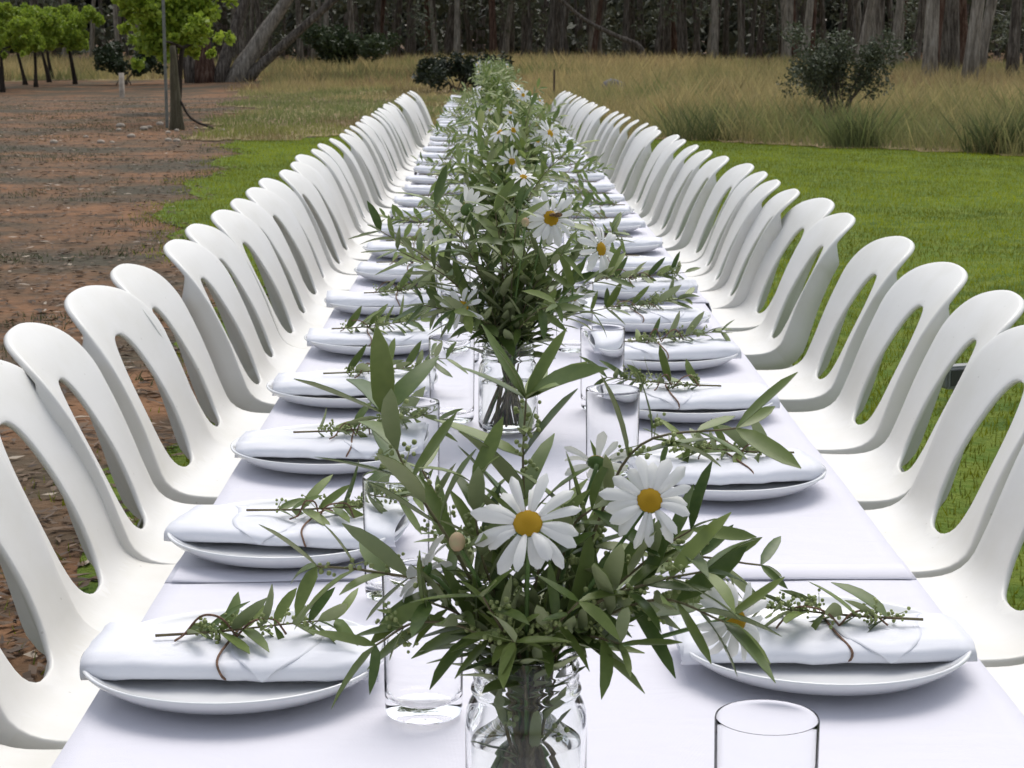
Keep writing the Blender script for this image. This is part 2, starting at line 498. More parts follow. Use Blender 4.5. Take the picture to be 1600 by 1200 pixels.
# meadow sheet between the lawn and the wood
def meadow_in(x, y):
    if y > 104 or y < 10: return False
    if x > -2.5:
        return y > lawn_far(x) if x < 9 else y > 17
    # left: grass from the end of the lawn round behind the vine row post
    if y > (66 if x < -5.5 else 58) + 3 * noise.noise(Vector((x * 0.3, y * 0.3, 2))): return x > -40
    return x > -4.0 - (y - 25) * 0.10 + 1.0 * noise.noise(Vector((x * 0.6, y * 0.35, 0))) + 0.4 * noise.noise(Vector((x * 2, y * 1.2, 5))) and y > 24.3 + 0.5 * noise.noise(Vector((x * 1.3, 0, 3)))
mv = []; mf = []
mxs = [-40 + 1.0 * i for i in range(26)] + [-14 + 0.25 * i for i in range(81)] + [6.5 + 0.5 * i for i in range(60)]
mys = [17 + 0.25 * i for i in range(120)] + [47 + i for i in range(58)]
idx = {}
for j in range(len(mys) - 1):
    for i in range(len(mxs) - 1):
        cx = (mxs[i] + mxs[i + 1]) / 2; cy = (mys[j] + mys[j + 1]) / 2
        if meadow_in(cx, cy):
            q = []
            for (a, b) in ((i, j), (i + 1, j), (i + 1, j + 1), (i, j + 1)):
                if (a, b) not in idx:
                    idx[(a, b)] = len(mv); mv.append((mxs[a], mys[b], hgt(mxs[a], mys[b]) + 0.014))
                q.append(idx[(a, b)])
            mf.append(tuple(q))
mb = MB(); mb.add(mv, mf)
tag(link('meadow', mb.mesh('meadow', M['meadow'])), 'dry grassy paddock ground between lawn and wood', 'meadow', kind='structure')

# ---- grass blades (stuff)
def blades(name, P, height, width, lean, colA, colB, label, cat, hvar=0.4, hscale=1.0, zoff=0.0, seed=1, tipmix=None):
    g = np.random.default_rng(seed)
    n = len(P)
    P = np.asarray(P, float)
    h = height * (1 + hvar * (g.random(n) * 2 - 1)) * hscale
    if callable(width): width = width(P)
    a = g.random(n) * 2 * np.pi
    ln = lean * g.random(n) * h
    la = g.random(n) * 2 * np.pi
    dx, dy = np.cos(a) * width / 2, np.sin(a) * width / 2
    lx, ly = np.cos(la) * ln, np.sin(la) * ln
    V = np.zeros((n, 4, 3))
    V[:, 0] = P; V[:, 0, 0] -= dx; V[:, 0, 1] -= dy
    V[:, 1] = P; V[:, 1, 0] += dx; V[:, 1, 1] += dy
    V[:, 2] = P; V[:, 2, 0] += dx * 0.6 + lx * 0.52; V[:, 2, 1] += dy * 0.6 + ly * 0.52; V[:, 2, 2] += h * 0.56
    V[:, 3] = P; V[:, 3, 0] += lx; V[:, 3, 1] += ly; V[:, 3, 2] += h
    V[:, :, 2] += zoff
    Q = np.arange(n * 4).reshape(n, 4)
    t = g.random((n, 1))
    c = np.asarray(colA)[None] * (1 - t) + np.asarray(colB)[None] * t if np.ndim(colA) == 1 else colA * (1 - t) + colB * t
    C = np.repeat(c[:, None, :], 4, axis=1).reshape(-1, 3)
    me = np_mesh(name, V.reshape(-1, 3), Q, M['blade'], C)
    o = link(name, me)
    tag(o, label, cat, kind='stuff')
    return o

def fbm(x, y, s, seed=0.0):
    return noise.fractal(Vector((x * s, y * s, seed)), 1.0, 2.0, 4)

pts = []; cA = []; cB = []
g = random.Random(3)
tries = 0
while len(pts) < 190000:
    y = 2.2 + 24.5 * g.random() ** 0.8
    x = g.uniform(-3.6, 0.36 * y + 0.6)
    if abs(x - 0.04) < 0.33: continue
    if x < lawn_left(y) + 0.25 * (g.random() - 0.5) * 1.6 or y > lawn_far(x) + 0.1 * g.random(): continue
    if y > 24.8 and x < -2.4: continue
    m = fbm(x, y, 0.55) + 0.5 * fbm(x, y, 2.2, 3.0)
    if y < 8.5 and x < 0:
        if m < 0.0: continue
    if y < 8 and x > 0 and m < -0.38: continue
    b = max(0.0, min(1, 0.5 + m * 0.9))
    pts.append((x, y, 0.004))
    lo = (0.17, 0.215, 0.010); hi = (0.39, 0.43, 0.016)
    k = 0.45 + 0.55 * b if y > 9 else 0.26 + 0.42 * b
    cA.append([v * k for v in lo]); cB.append([v * k for v in hi])
blades('lawn_grass', pts, 0.026, 0.0048, 0.9, np.array(cA), np.array(cB), 'short bright green mown grass covering the lawn', 'grass', seed=5)

# meadow grass: long dry stalks, greener at the lawn edge and in hollows
pts = []; cA = []; cB = []; HS = []
g = random.Random(4)
while len(pts) < 230000:
    u = g.random()
    y = 17.5 + 82 * u ** 1.7
    x = g.uniform(-0.30 * y - 1, 0.32 * y + 1.5)
    if not meadow_in(x, y): continue
    edge = y - lawn_far(x) if x > -2.5 and x < 9 else (y - 17 if x > 0 else y - 24.5)
    m = fbm(x, y, 0.13, 7.0) + 0.4 * fbm(x, y, 0.8, 1.0)
    green = max(0, min(1, 0.35 - m * 1.1 + (0.45 * g.random() if 0 < edge < 2.2 and x > 3.2 else 0) + (0.5 if x < -1 and y < 40 else 0)))
    if x > 3 and edge < 9: green = max(green, 0.35)
    tan = np.array((0.53, 0.42, 0.20)); grn = np.array((0.21, 0.25, 0.09)); red = np.array((0.22, 0.13, 0.08))
    c = tan * (1 - green) + grn * green
    if x < 1.5 and 0 <= edge < 7: c = c * (0.25 + 0.75 * edge / 7) + np.array((0.20, 0.26, 0.03)) * (0.75 - 0.75 * edge / 7) * g.uniform(0.6, 1.1)
    if fbm(x, y, 0.16, 40.0) < -0.28: c = c * 0.5 + red * 0.5
    tx = max(0, min(1, (x + 0.5) / 3.0)); ty = max(0, min(1, (y - 34) / 24))
    clump = 0.75 + 0.55 * max(-0.6, min(1, fbm(x, y, 1.1, 21.0) * 1.6))
    hs = max(0.26, max(tx, ty * ty)) * clump
    pts.append((x, y, hgt(x, y) + 0.01)); cA.append(c * 0.6); cB.append(c * 1.0); HS.append(hs)
P = np.array(pts)
blades('meadow_grass', P, 0.36, lambda P: np.clip(P[:, 1] * 0.00042, 0.006, 0.04), 0.9, np.array(cA), np.array(cB), 'dry seeding meadow grass between the lawn and the wood', 'grass', hvar=0.6, hscale=np.array(HS), seed=20)

# weeds and leaf litter on the dirt
pts = []; cA = []; cB = []
g = random.Random(8)
while len(pts) < 12000:
    y = 3 + 36 * g.random(); x = g.uniform(-0.30 * y - 0.6, -0.8)
    if x > lawn_left(y) + 0.1 and y < 25: continue
    m = fbm(x, y, 0.6, 12.0) + 0.5 * fbm(x, y, 2.0, 2.0)
    if m < 0.26 - (0.1 if y > 15 else 0): continue
    pts.append((x, y, 0.0)); cA.append((0.035, 0.05, 0.018)); cB.append((0.09, 0.105, 0.045))
blades('weeds', pts, 0.030, 0.007, 1.4, np.array(cA), np.array(cB), 'sparse weeds in patches on the bare red dirt', 'weeds', seed=31)

n = 26000
g = np.random.default_rng(9)
y = 3 + 40 * g.random(n) ** 1.1; x = -0.85 - g.random(n) * (0.30 * y)
keep = np.array([not (xx > lawn_left(yy) + 0.15 and yy < 25) for xx, yy in zip(x, y)])
x, y = x[keep], y[keep]; n = len(x)
a = g.random(n) * 6.283; L = 0.014 + 0.03 * g.random(n); W = 0.004 + 0.006 * g.random(n)
ca, sa = np.cos(a), np.sin(a)
V = np.zeros((n, 4, 3))
for k, (u, v) in enumerate(((-1, 0), (0, -1), (1, 0), (0, 1))):
    V[:, k, 0] = x + ca * u * L - sa * v * W; V[:, k, 1] = y + sa * u * L + ca * v * W
    V[:, k, 2] = 0.006 + 0.012 * g.random(n)
t = g.random((n, 1))
c = np.array((0.05, 0.035, 0.025)) * (1 - t) + np.array((0.17, 0.115, 0.075)) * t
pale = g.random(n) < 0.05; c[pale] = (0.38, 0.32, 0.25)
me = np_mesh('leaf_litter', V.reshape(-1, 3), np.arange(n * 4).reshape(n, 4), M['litter'], np.repeat(c[:, None], 4, 1).reshape(-1, 3))
tag(link('leaf_litter', me), 'dead leaves and twigs scattered over the red dirt', 'leaf litter', kind='stuff')

# pale stones round the vine post
for i in range(16):
    r = rng.uniform(0.03, 0.07)
    mb = MB(); mb.blob((0, 0, 0), r, 7, 5, 0, 0.6)
    mb.v = [(px * (1 + 0.3 * noise.noise(Vector((px * 30, py * 30, i)))), py * (1 + 0.3 * noise.noise(Vector((py * 30, px * 30, i + 9)))), pz) for px, py, pz in mb.v]
    o = link('stone', mb.mesh('stone', M['pebble']), loc=(rng.uniform(-5.6, -3.7), rng.uniform(23.5, 29), r * 0.3), rot=(0, 0, rng.uniform(0, 6)))
    tag(o, 'small pale stone lying on dirt around the thick vine post', 'stone', 'pale stones at the foot of the vine post')

# ------------------------------------------------------------------ tables and cloths
TOPZ = 0.745
CX = 0.038
# each trestle sits a touch off the line: (y0, y1, x offset)
tabs = []
offs = [0.004, 0.005, 0.016, 0.008, -0.008, -0.026, -0.046, -0.068, -0.09]
y0 = 0.03
for i in range(9):
    L = 1.84 if i == 0 else 2.02
    tabs.append((y0, y0 + L, CX + offs[i])); y0 += L
def table_cx(y):
    for a, b, c in tabs:
        if y < b: return c
    return tabs[-1][2]
HW = 0.378
g = random.Random(12)
for i, (a, b, cx) in enumerate(tabs):
    t = tag(empty('trestle_table', (cx, (a + b) / 2, 0)), 'folding trestle table hidden beneath a white tablecloth', 'table', 'trestle tables set end to end')
    L = b - a
    mb = MB(); mb.box(-0.365, 0.365, -L / 2 + 0.006, L / 2 - 0.006, 0.70, 0.7395)
    link('tabletop', mb.mesh('tabletop', M['table_wood'], False), t)
    for s in (-1, 1):
        for sx in (-1, 1):
            mb = MB(); mb.tube([(sx * 0.09, s * (L / 2 - 0.25), 0.70), (sx * 0.12, s * (L / 2 - 0.25), 0.0)], 0.014, 8)
            link('leg', mb.mesh('leg', M['table_steel']), t)
    # cloth: top sheet, soft edge, hanging sides with folds
    mb = MB()
    over = 0.03 if i > 0 else 0.0
    ny = 70
    prof = []   # (x, z drop) across
    nx = 36
    drop = 0.22
    vs = []; fs = []
    cross = []
    for k in range(9): cross.append((-HW + 0.004 * min(1, (8 - k) / 4), -drop + drop * k / 8 * 0.93, 1.0 - k / 8))
    for k in range(nx + 1): cross.append((-HW + 0.006 + (2 * HW - 0.012) * k / nx, 0.0, 0.0))
    for k in range(9): cross.append((HW - 0.004 * min(1, k / 4), -drop * 0.07 - drop * 0.93 * k / 8, k / 8))
    nc = len(cross)
    for j in range(ny + 1):
        f = j / ny
        yv = a - over + (b - a + over) * f
        lift = 0.0016 if (i > 0 and f < 0.03) else 0.0
        for (cx_, dz, hang) in cross:
            wv = 0.0012 * noise.noise(Vector((cx_ * 5, yv * 3, i))) + 0.0008 * noise.noise(Vector((cx_ * 14, yv * 9, i + 5)))
            ex = 0.008 * hang * (math.sin(yv * 17 + 2.3 * math.sin(yv * 5)) - 0.6) * (1 if cx_ > 0 else -1)
            edge = 0.004 * noise.noise(Vector((0.3, yv * 2.1, i * 3.7 + (9 if cx_ > 0 else 0)))) * (abs(cx_) / HW) ** 4 * (1 if cx_ > 0 else -1)
            yw = yv + (0.006 * math.sin(cx_ * 9 + i) + 0.004 * math.sin(cx_ * 23)) * (1 if j == 0 else 0.6 if j == 1 else 0)
            vs.append((cx + cx_ + ex + edge, yw, TOPZ - 0.002 + dz + wv + lift + 0))
    for j in range(ny):
        for k in range(nc - 1):
            fs.append((j * nc + k, j * nc + k + 1, (j + 1) * nc + k + 1, (j + 1) * nc + k))
    mb.add(vs, fs)
    o = link('tablecloth', mb.mesh('tablecloth', M['cloth']))
    so = o.modifiers.new('thickness', 'SOLIDIFY'); so.thickness = 0.0012; so.offset = -1
    if i == 0: lab = 'white tablecloth under the jar bouquet with the two big open daisies'
    elif i == 1: lab = 'white tablecloth with folded hem overlapping the cloth before it, under the bouquet with a bee'
    else: lab = 'white tablecloth on a trestle farther along the long table'
    tag(o, lab, 'tablecloth', None if i < 2 else 'white tablecloths')
    if i > 0:
        # folded hem band at the near edge, a part of this cloth
        mb = MB(); vs = []; fs = []
        for k in range(41):
            x = -HW + 0.012 + (2 * HW - 0.024) * k / 40
            for (dy, dz) in ((-0.002, -0.0006), (-0.001, 0.0012), (0.045, 0.0014), (0.047, 0.0)):
                yw = a - over + dy + 0.006 * math.sin(x * 9 + i) + 0.004 * math.sin(x * 23)
                vs.append((cx + x, yw, TOPZ + 0.0004 + dz + 0.0006 * math.sin(x * 31 + i)))
        for k in range(40):
            for q in range(3):
                fs.append((k * 4 + q, (k + 1) * 4 + q, (k + 1) * 4 + q + 1, k * 4 + q + 1))
        mb.add(vs, fs)
        link('hem', mb.mesh('hem', M['cloth']), o)

# ------------------------------------------------------------------ chairs
def build_chair_meshes():
    ctrl = [(0.222, 0.400), (0.219, 0.420), (0.203, 0.437), (0.165, 0.445), (0.05, 0.436), (-0.07, 0.430), (-0.135, 0.437), (-0.172, 0.462),
            (-0.197, 0.505), (-0.224, 0.562), (-0.259, 0.632), (-0.295, 0.702), (-0.331, 0.757), (-0.368, 0.794)]
    prof = catmull([(x, 0, z) for x, z in ctrl], 12)
    S = [0.0]
    for a, b in zip(prof, prof[1:]): S.append(S[-1] + (b - a).length)
    Ltot = S[-1]
    def at(s):
        s = max(0, min(Ltot, s))
        lo, hi = 0, len(S) - 1
        while hi - lo > 1:
            m = (lo + hi) // 2
            if S[m] <= s: lo = m
            else: hi = m
        t = (s - S[lo]) / max(1e-9, S[hi] - S[lo])
        p = prof[lo].lerp(prof[hi], t)
        a = prof[max(lo - 1, 0)]; b = prof[min(hi + 1, len(prof) - 1)]
        tg = (b - a).normalized()
        nr = Vector((tg.z, 0, -tg.x))          # towards the sitter
        return p, tg, nr
    def s_of(z, back=True):
        best = None
        for p, s in zip(prof, S):
            if p.x < -0.1 and (best is None or abs(p.z - z) < best[0]): best = (abs(p.z - z), s)
        return best[1]
    s_bend = s_of(0.462)
    top_r = 0.150
    def hw(s):
        t = s / Ltot
        if s < 0.05: w = 0.178 + 0.02 * math.sqrt(max(0, s / 0.05))
        elif s < s_bend: w = 0.198
        else:
            k = (s - s_bend) / (Ltot - s_bend)
            w = 0.198 - 0.010 * math.sin(min(1, k / 0.35) * math.pi / 2) + 0.028 * max(0, (k - 0.2) / 0.8) ** 1.2
        d = Ltot - s
        if d < top_r:
            q = 1 - d / top_r
            w *= max(0.0, 1 - q ** 2.5) ** (1 / 2.3)
        return w
    def emb(u, s):
        p, tg, nr = at(s)
        w = max(0.05, 0.2)
        c = (u / w)
        if s < s_bend:
            dish = 0.010 * c * c * (0.3 + 0.7 * min(1, s / 0.2))
            bk = 0
        else:
            k = (s - s_bend) / (Ltot - s_bend)
            dish = (0.010 + 0.016 * math.sin(k * math.pi)) * c * c
        p = p + nr * dish
        return Vector((p.x, u, p.z)), nr
    # boundary ring
    ring = []
    n_side = 46
    s_list = [Ltot * (i / n_side) for i in range(n_side + 1)]
    s_list = [s for s in s_list if s < Ltot - top_r] 
    arc = []
    for i in range(26):
        q = (i / 26) ** 0.75
        arc.append(Ltot - top_r * (1 - q))
    right = [(hw(s), s) for s in s_list] + [(hw(s), s) for s in arc]
    # dense across the crown of the arch
    apex = [(0.0, Ltot)]
    last = right[-1][0]
    xs_ = [last * k / 5 for k in (4, 3, 2, 1)]
    top_pts = []
    for x in xs_:
        lo, hi = Ltot - top_r, Ltot
        for _ in range(30):
            m = (lo + hi) / 2
            if hw(m) > x: lo = m
            else: hi = m
        top_pts.append((x, lo))
    right += top_pts
    left = [(-u, s) for u, s in reversed(right)]
    fr = [(-0.178 + 0.356 * k / 14, 0.0) for k in range(1, 14)]
    outer = right + apex + left + fr
    # hole
    sh0, sh1 = s_bend - 0.012, s_of(0.714)
    hole = []
    nh = 40
    for k in range(nh):
        a = 2 * math.pi * k / nh
        cu, cs = math.cos(a), math.sin(a)
        mid = (sh0 + sh1) / 2; half = (sh1 - sh0) / 2
        wdt = 0.090 - 0.016 * cs
        e = 0.72
        hole.append((wdt * math.copysign(abs(cu) ** e, cu), mid + half * math.copysign(abs(cs) ** 0.92, cs)))
    def inset(P, d):
        out = []
        n = len(P)
        for i in range(n):
            a = Vector(P[i - 1]); b = Vector(P[(i + 1) % n]); t = (b - a)
            if t.length < 1e-9: out.append(P[i]); continue
            t.normalize(); nn = Vector((-t.y, t.x))
            out.append((P[i][0] + nn.x * d, P[i][1] + nn.y * d))
        return out
    def area(P): return 0.5 * sum(P[i][0] * P[(i + 1) % len(P)][1] - P[(i + 1) % len(P)][0] * P[i][1] for i in range(len(P)))
    if area(outer) < 0: outer.reverse()
    if area(hole) < 0: hole.reverse()
    pts2 = list(outer); edges = [(i, (i + 1) % len(outer)) for i in range(len(outer))]
    h0 = len(pts2); pts2 += hole; edges += [(h0 + i, h0 + (i + 1) % len(hole)) for i in range(len(hole))]
    in1 = inset(outer, 0.012); hout = inset(hole, -0.010)
    for p in in1 + hout:
        if in_poly(p[0], p[1], outer) and not in_poly(p[0], p[1], hole): pts2.append(p)
    s = 0.02
    stp = 0.019
    while s < Ltot:
        u = -0.22
        while u < 0.22:
            if in_poly(u, s, in1) and not in_poly(u, s, hout):
                dmin = min((u - q[0]) ** 2 + (s - q[1]) ** 2 for q in in1 + hout)
                if dmin > 0.009 ** 2: pts2.append((u, s))
            u += stp
        s += stp
    vo, eo, fo, ov, oe, of = delaunay_2d_cdt([Vector(p) for p in pts2], edges, [], 0, 1e-6)
    faces = []
    for f in fo:
        cxx = sum(vo[i].x for i in f) / len(f); cyy = sum(vo[i].y for i in f) / len(f)
        if in_poly(cxx, cyy, outer) and not in_poly(cxx, cyy, hole): faces.append(list(f))
    V3 = []; N3 = []
    for p in vo:
        q, nr = emb(p.x, p.y); V3.append(q); N3.append(nr)
    vs = [tuple(v) for v in V3]; sval = [p.y for p in vo]
    # map ring points to output verts
    key = {}
    for i, ol in enumerate(ov):
        for q in ol: key[q] = i
    fs = [tuple(f) for f in faces]
    def skirt(ids, levels, closed=True):
        prev = [key[i] for i in ids]
        n = len(ids)
        P2 = [pts2[i] for i in ids]
        outd = []
        for i in range(n):
            a = V3[prev[i - 1]]; b = V3[prev[(i + 1) % n]]
            t = (b - a).normalized(); nr = N3[prev[i]]
            o = t.cross(nr).normalized()
            outd.append(o)
        base = [prev[i] for i in range(n)]
        for lv in levels:
            cur = []
            for i in range(n):
                ow, bk = lv(P2[i])
                p = V3[base[i]] + outd[i] * ow - N3[base[i]] * bk
                vs.append(tuple(p)); sval.append(P2[i][1]); cur.append(len(vs) - 1)
            for i in range(n):
                j = (i + 1) % n
                fs.append((prev[j], prev[i], cur[i], cur[j]))
            prev = cur
    def depth(p):
        u, s = p
        if s < 0.04: return 0.030
        if s < s_bend: return 0.034 + 0.03 * (s / s_bend) ** 2
        k = (s - s_bend) / (Ltot - s_bend)
        if k < 0.68: return 0.066 - 0.016 * k / 0.68
        if k < 0.78: return 0.050 - 0.038 * (k - 0.68) / 0.10
        return 0.011
    o_ids = list(range(len(outer)))
    rl = lambda p: 1.0 if p[1] < Ltot - 0.16 else 1.7
    skirt(o_ids, [lambda p: (0.0024 * rl(p), 0.0006), lambda p: (0.0040 * rl(p), 0.0022), lambda p: (0.0044 * rl(p), 0.0048), lambda p: (0.0046 * rl(p), 0.0062), lambda p: (0.0046 * rl(p), 0.011 + 0.3 * (depth(p) - 0.011)), lambda p: (0.004 * rl(p), depth(p))])
    h_ids = list(range(h0 + len(hole) - 1, h0 - 1, -1))
    skirt(h_ids, [lambda p: (0.0022, 0.0008), lambda p: (0.0032, 0.003), lambda p: (0.0032, 0.009)])
    me = bpy.data.meshes.new('shell')
    me.from_pydata(vs, [], fs); me.update()
    bm = bmesh.new(); bm.from_mesh(me)
    bmesh.ops.recalc_face_normals(bm, faces=bm.faces[:])
    tot = sum((f.normal.z * f.calc_area()) for f in bm.faces if f.calc_center_median().z < 0.47 and f.calc_center_median().x > 0)
    if tot < 0:
        for f in bm.faces: f.normal_flip()
    sl = bm.verts.layers.float.new('s')
    bm.verts.ensure_lookup_table()
    for v, s in zip(bm.verts, sval): v[sl] = s
    bm.to_mesh(me); bm.free()
    tmp = bpy.data.objects.new('tmp', me); col.objects.link(tmp)
    so = tmp.modifiers.new('s', 'SOLIDIFY'); so.thickness = 0.0035; so.offset = -1
    dg = bpy.context.evaluated_depsgraph_get()
    full = bpy.data.meshes.new_from_object(tmp.evaluated_get(dg))
    bpy.data.objects.remove(tmp)
    full.polygons.foreach_set('use_smooth', [True] * len(full.polygons)); full.update()
    vn = [v.normal.copy() for v in full.vertices]
    sv = [a.value for a in full.attributes['s'].data]
    cut = s_bend - 0.02
    res = []
    for nm, test in (('seat', lambda s: s < cut), ('backrest', lambda s: s >= cut)):
        mp = {}; vv = []; ff = []; nn = []
        for p in full.polygons:
            if test(sum(sv[i] for i in p.vertices) / len(p.vertices)):
                q = []
                for i in p.vertices:
                    if i not in mp: mp[i] = len(vv); vv.append(full.vertices[i].co.copy()); nn.append(vn[i])
                    q.append(mp[i])
                ff.append(q)
        m2 = bpy.data.meshes.new(nm); m2.from_pydata(vv, [], ff); m2.update()
        m2.polygons.foreach_set('use_smooth', [True] * len(m2.polygons))
        m2.normals_split_custom_set_from_vertices(nn)
        m2.materials.append(M['plastic'])
        res.append(m2)
    # legs: tapered angle-section panels
    legs = []
    for (x0, z0, x1, sy, back) in ((0.165, 0.418, 0.205, 1, 0), (0.165, 0.418, 0.205, -1, 0), (-0.185, 0.418, -0.29, 1, 1), (-0.185, 0.418, -0.29, -1, 1)):
        mb = MB(); n = 8; vs2 = []; fs2 = []
        sgn = -1 if back else 1
        for i in range(n + 1):
            t = i / n
            x = x0 + (x1 - x0) * t; z = z0 * (1 - t)
            yo = sy * (0.196 + 0.022 * t)
            wdt = 0.085 - 0.045 * t if back else 0.075 - 0.037 * t
            dpt = 0.055 - 0.022 * t
            th = 0.004
            # L section: outer corner at (x + sgn*.., yo)
            cxn = x + sgn * 0.012
            sec = [(cxn - sgn * wdt, yo), (cxn - sgn * 0.006, yo), (cxn, yo - sy * 0.006), (cxn, yo - sy * dpt), (cxn - sgn * th, yo - sy * dpt), (cxn - sgn * th, yo - sy * th), (cxn - sgn * wdt, yo - sy * th)]
            for a, b in sec: vs2.append((a, b, z))
        k = 7
        for i in range(n):
            for q in range(k):
                r = (q + 1) % k
                fs2.append((i * k + q, i * k + r, (i + 1) * k + r, (i + 1) * k + q))
        fs2.append(tuple(range(k))); fs2.append(tuple(n * k + q for q in range(k)))
        mb.add(vs2, fs2)
        lm = mb.mesh('leg', M['plastic'], smooth=False)
        b2 = bmesh.new(); b2.from_mesh(lm); bmesh.ops.recalc_face_normals(b2, faces=b2.faces[:]); b2.to_mesh(lm); b2.free()
        legs.append(lm)
    return res[0], res[1], legs

seat_me, back_me, leg_mes = build_chair_meshes()
def make_chair(x, y, rz, label, group):
    t = tag(empty('plastic_chair', (x, y, 0), rz), label, 'chair', group)
    link('seat', seat_me, t); link('backrest', back_me, t)
    for lm in leg_mes: link('leg', lm, t)
    return t

g = random.Random(21)
YL = [1.58, 1.98, 2.40, 2.80, 3.20, 3.65, 4.06, 4.56, 4.96, 5.36, 5.77, 6.19, 6.62]
while YL[-1] < 17.9: YL.append(YL[-1] + g.uniform(0.42, 0.49))
YR = [1.85, 2.27, 2.70, 3.14, 3.62, 4.06, 4.62, 5.27, 5.75, 6.16, 6.57, 6.98]
while YR[-1] < 17.9: YR.append(YR[-1] + g.uniform(0.42, 0.49))
for y in YL:
    make_chair(table_cx(y) - 0.478 + max(0, y - 9) * 0.009 + g.uniform(-0.014, 0.014) , y, R(g.uniform(-4.5, 4.5)),
               'white plastic chair with oval back cutout, vineyard side, ' + (place_words(y, YL) or 'far along the table'), 'white chairs on the vineyard side')
for i, y in enumerate(YR):
    e = 0.0 if y < 7 else -0.25 * min(1, (y - 7) / 11)
    make_chair(table_cx(y) + 0.545 + e + g.uniform(-0.018, 0.018), y, math.pi + R(g.uniform(-4.5, 4.5)),
               'white plastic chair with oval back cutout, lawn side, ' + (place_words(y, YR) or 'far along the table'), 'white chairs on the lawn side')

# ------------------------------------------------------------------ plates, napkins, glasses
mb = MB()
mb.lathe([(0.0, 0.006), (0.04, 0.006), (0.075, 0.0068), (0.095, 0.0095), (0.110, 0.0155), (0.1195, 0.0228), (0.1225, 0.0258), (0.1245, 0.0268), (0.1258, 0.0258), (0.1255, 0.0235), (0.120, 0.0175), (0.108, 0.0085), (0.092, 0.003), (0.075, 0.0018), (0.073, 0.0), (0.068, 0.0), (0.066, 0.002), (0.03, 0.0022), (0.0, 0.0022)], 64)
mb.v = [(x, y, z * 0.86) for x, y, z in mb.v]
plate_me = mb.mesh('plate', M['china'])

def napkin_mesh(seed, flap):
    """cloth folded into a flat roll: a spiral sheet with thickness and a pointed flap"""
    g = random.Random(seed)
    W, H = 0.110, 0.0235
    turns = 2.6; n = 92
    prof = []
    for i in range(n + 1):
        t = i / n
        a = math.pi * 1.15 - t * turns * 2 * math.pi     # outer end first
        shrink = 1 - 0.11 * t * turns
        ca, sa = math.cos(a), math.sin(a)
        e = 0.5
        yv = W / 2 * shrink * math.copysign(abs(ca) ** e, ca)
        zv = H / 2 * (shrink * 0.92 + 0.08 - 0.10 * t) * math.copysign(abs(sa) ** 0.7, sa)
        prof.append((yv, zv + H / 2))
    nx = 18; LX = 0.122
    vs = []; fs = []
    for k in range(nx + 1):
        u = -1 + 2 * k / nx
        for i, (yv, zv) in enumerate(prof):
            t = i / n
            x = u * (LX - 0.006 * t + 0.004 * math.sin(t * 9 + seed) * abs(u))
            sq = 1 - 0.12 * (1 - u * u) + 0.12 * noise.noise(Vector((u * 2.4, t * 3, seed)))
            pinch = 1 - 0.10 * math.exp(-((u + 0.05) / 0.12) ** 2)
            yy = yv * (1 + 0.05 * noise.noise(Vector((u * 1.7, seed, 4)))) * (2 - pinch) ** 0.3 + 0.003 * math.sin(u * 2 + seed)
            zz = zv * sq * pinch * (1 - 0.04 * abs(u) ** 4) + 0.0022 * noise.noise(Vector((u * 6, yv * 90, seed + 3)))
            vs.append((x, yy, zz))
    m = n + 1
    for k in range(nx):
        for i in range(n):
            fs.append((k * m + i, k * m + i + 1, (k + 1) * m + i + 1, (k + 1) * m + i))
    mb = MB(); mb.add(vs, fs)
    # pointed flap of the outer corner wrapping over top and front
    if flap:
        def surf(u, t):
            k = (u / LX + 1) / 2 * nx; k0 = max(0, min(nx - 1, int(k))); fr = k - k0
            i = t * n; i0 = max(0, min(n - 1, int(i))); fi = i - i0
            def P(a, b): return Vector(vs[a * m + b])
            return P(k0, i0).lerp(P(k0 + 1, i0), fr).lerp(P(k0, i0 + 1).lerp(P(k0 + 1, i0 + 1), fr), fi)
        # t range on the outer turn covering the top then the near side
        fv = []; ff = []
        xa, xt, xb = flap
        A, B = 14, 12
        for a in range(A + 1):
            q = a / A                       # 0 on top, 1 at the point
            l = xa + (xt - xa) * q; r = xb + (xt - xb) * q
            for b in range(B + 1):
                u = l + (r - l) * b / B
                t = 0.012 + 0.15 * (1 - q)
                p = surf(u, t)
                c = Vector((u, 0, H / 2)); d = (p - c); d.x = 0; d.normalize()
                fv.append(p + d * (0.0020 + 0.0016 * q))
        for a in range(A):
            for b in range(B):
                ff.append((a * (B + 1) + b, a * (B + 1) + b + 1, (a + 1) * (B + 1) + b + 1, (a + 1) * (B + 1) + b))
        mb.add(fv, ff)
    me = mb.mesh('napkin', M['napkin'])
    tmp = bpy.data.objects.new('tmp', me); col.objects.link(tmp)
    so = tmp.modifiers.new('s', 'SOLIDIFY'); so.thickness = 0.0014; so.offset = 0
    dg = bpy.context.evaluated_depsgraph_get()
    full = bpy.data.meshes.new_from_object(tmp.evaluated_get(dg)); bpy.data.objects.remove(tmp)
    full.polygons.foreach_set('use_smooth', [True] * len(full.polygons))
    ring = []
    return full

nap_me = [napkin_mesh(1, (-0.02, 0.028, 0.085)), napkin_mesh(2, (-0.08, -0.02, 0.02)), napkin_mesh(3, (0.0, 0.05, 0.10)), napkin_mesh(4, None)]

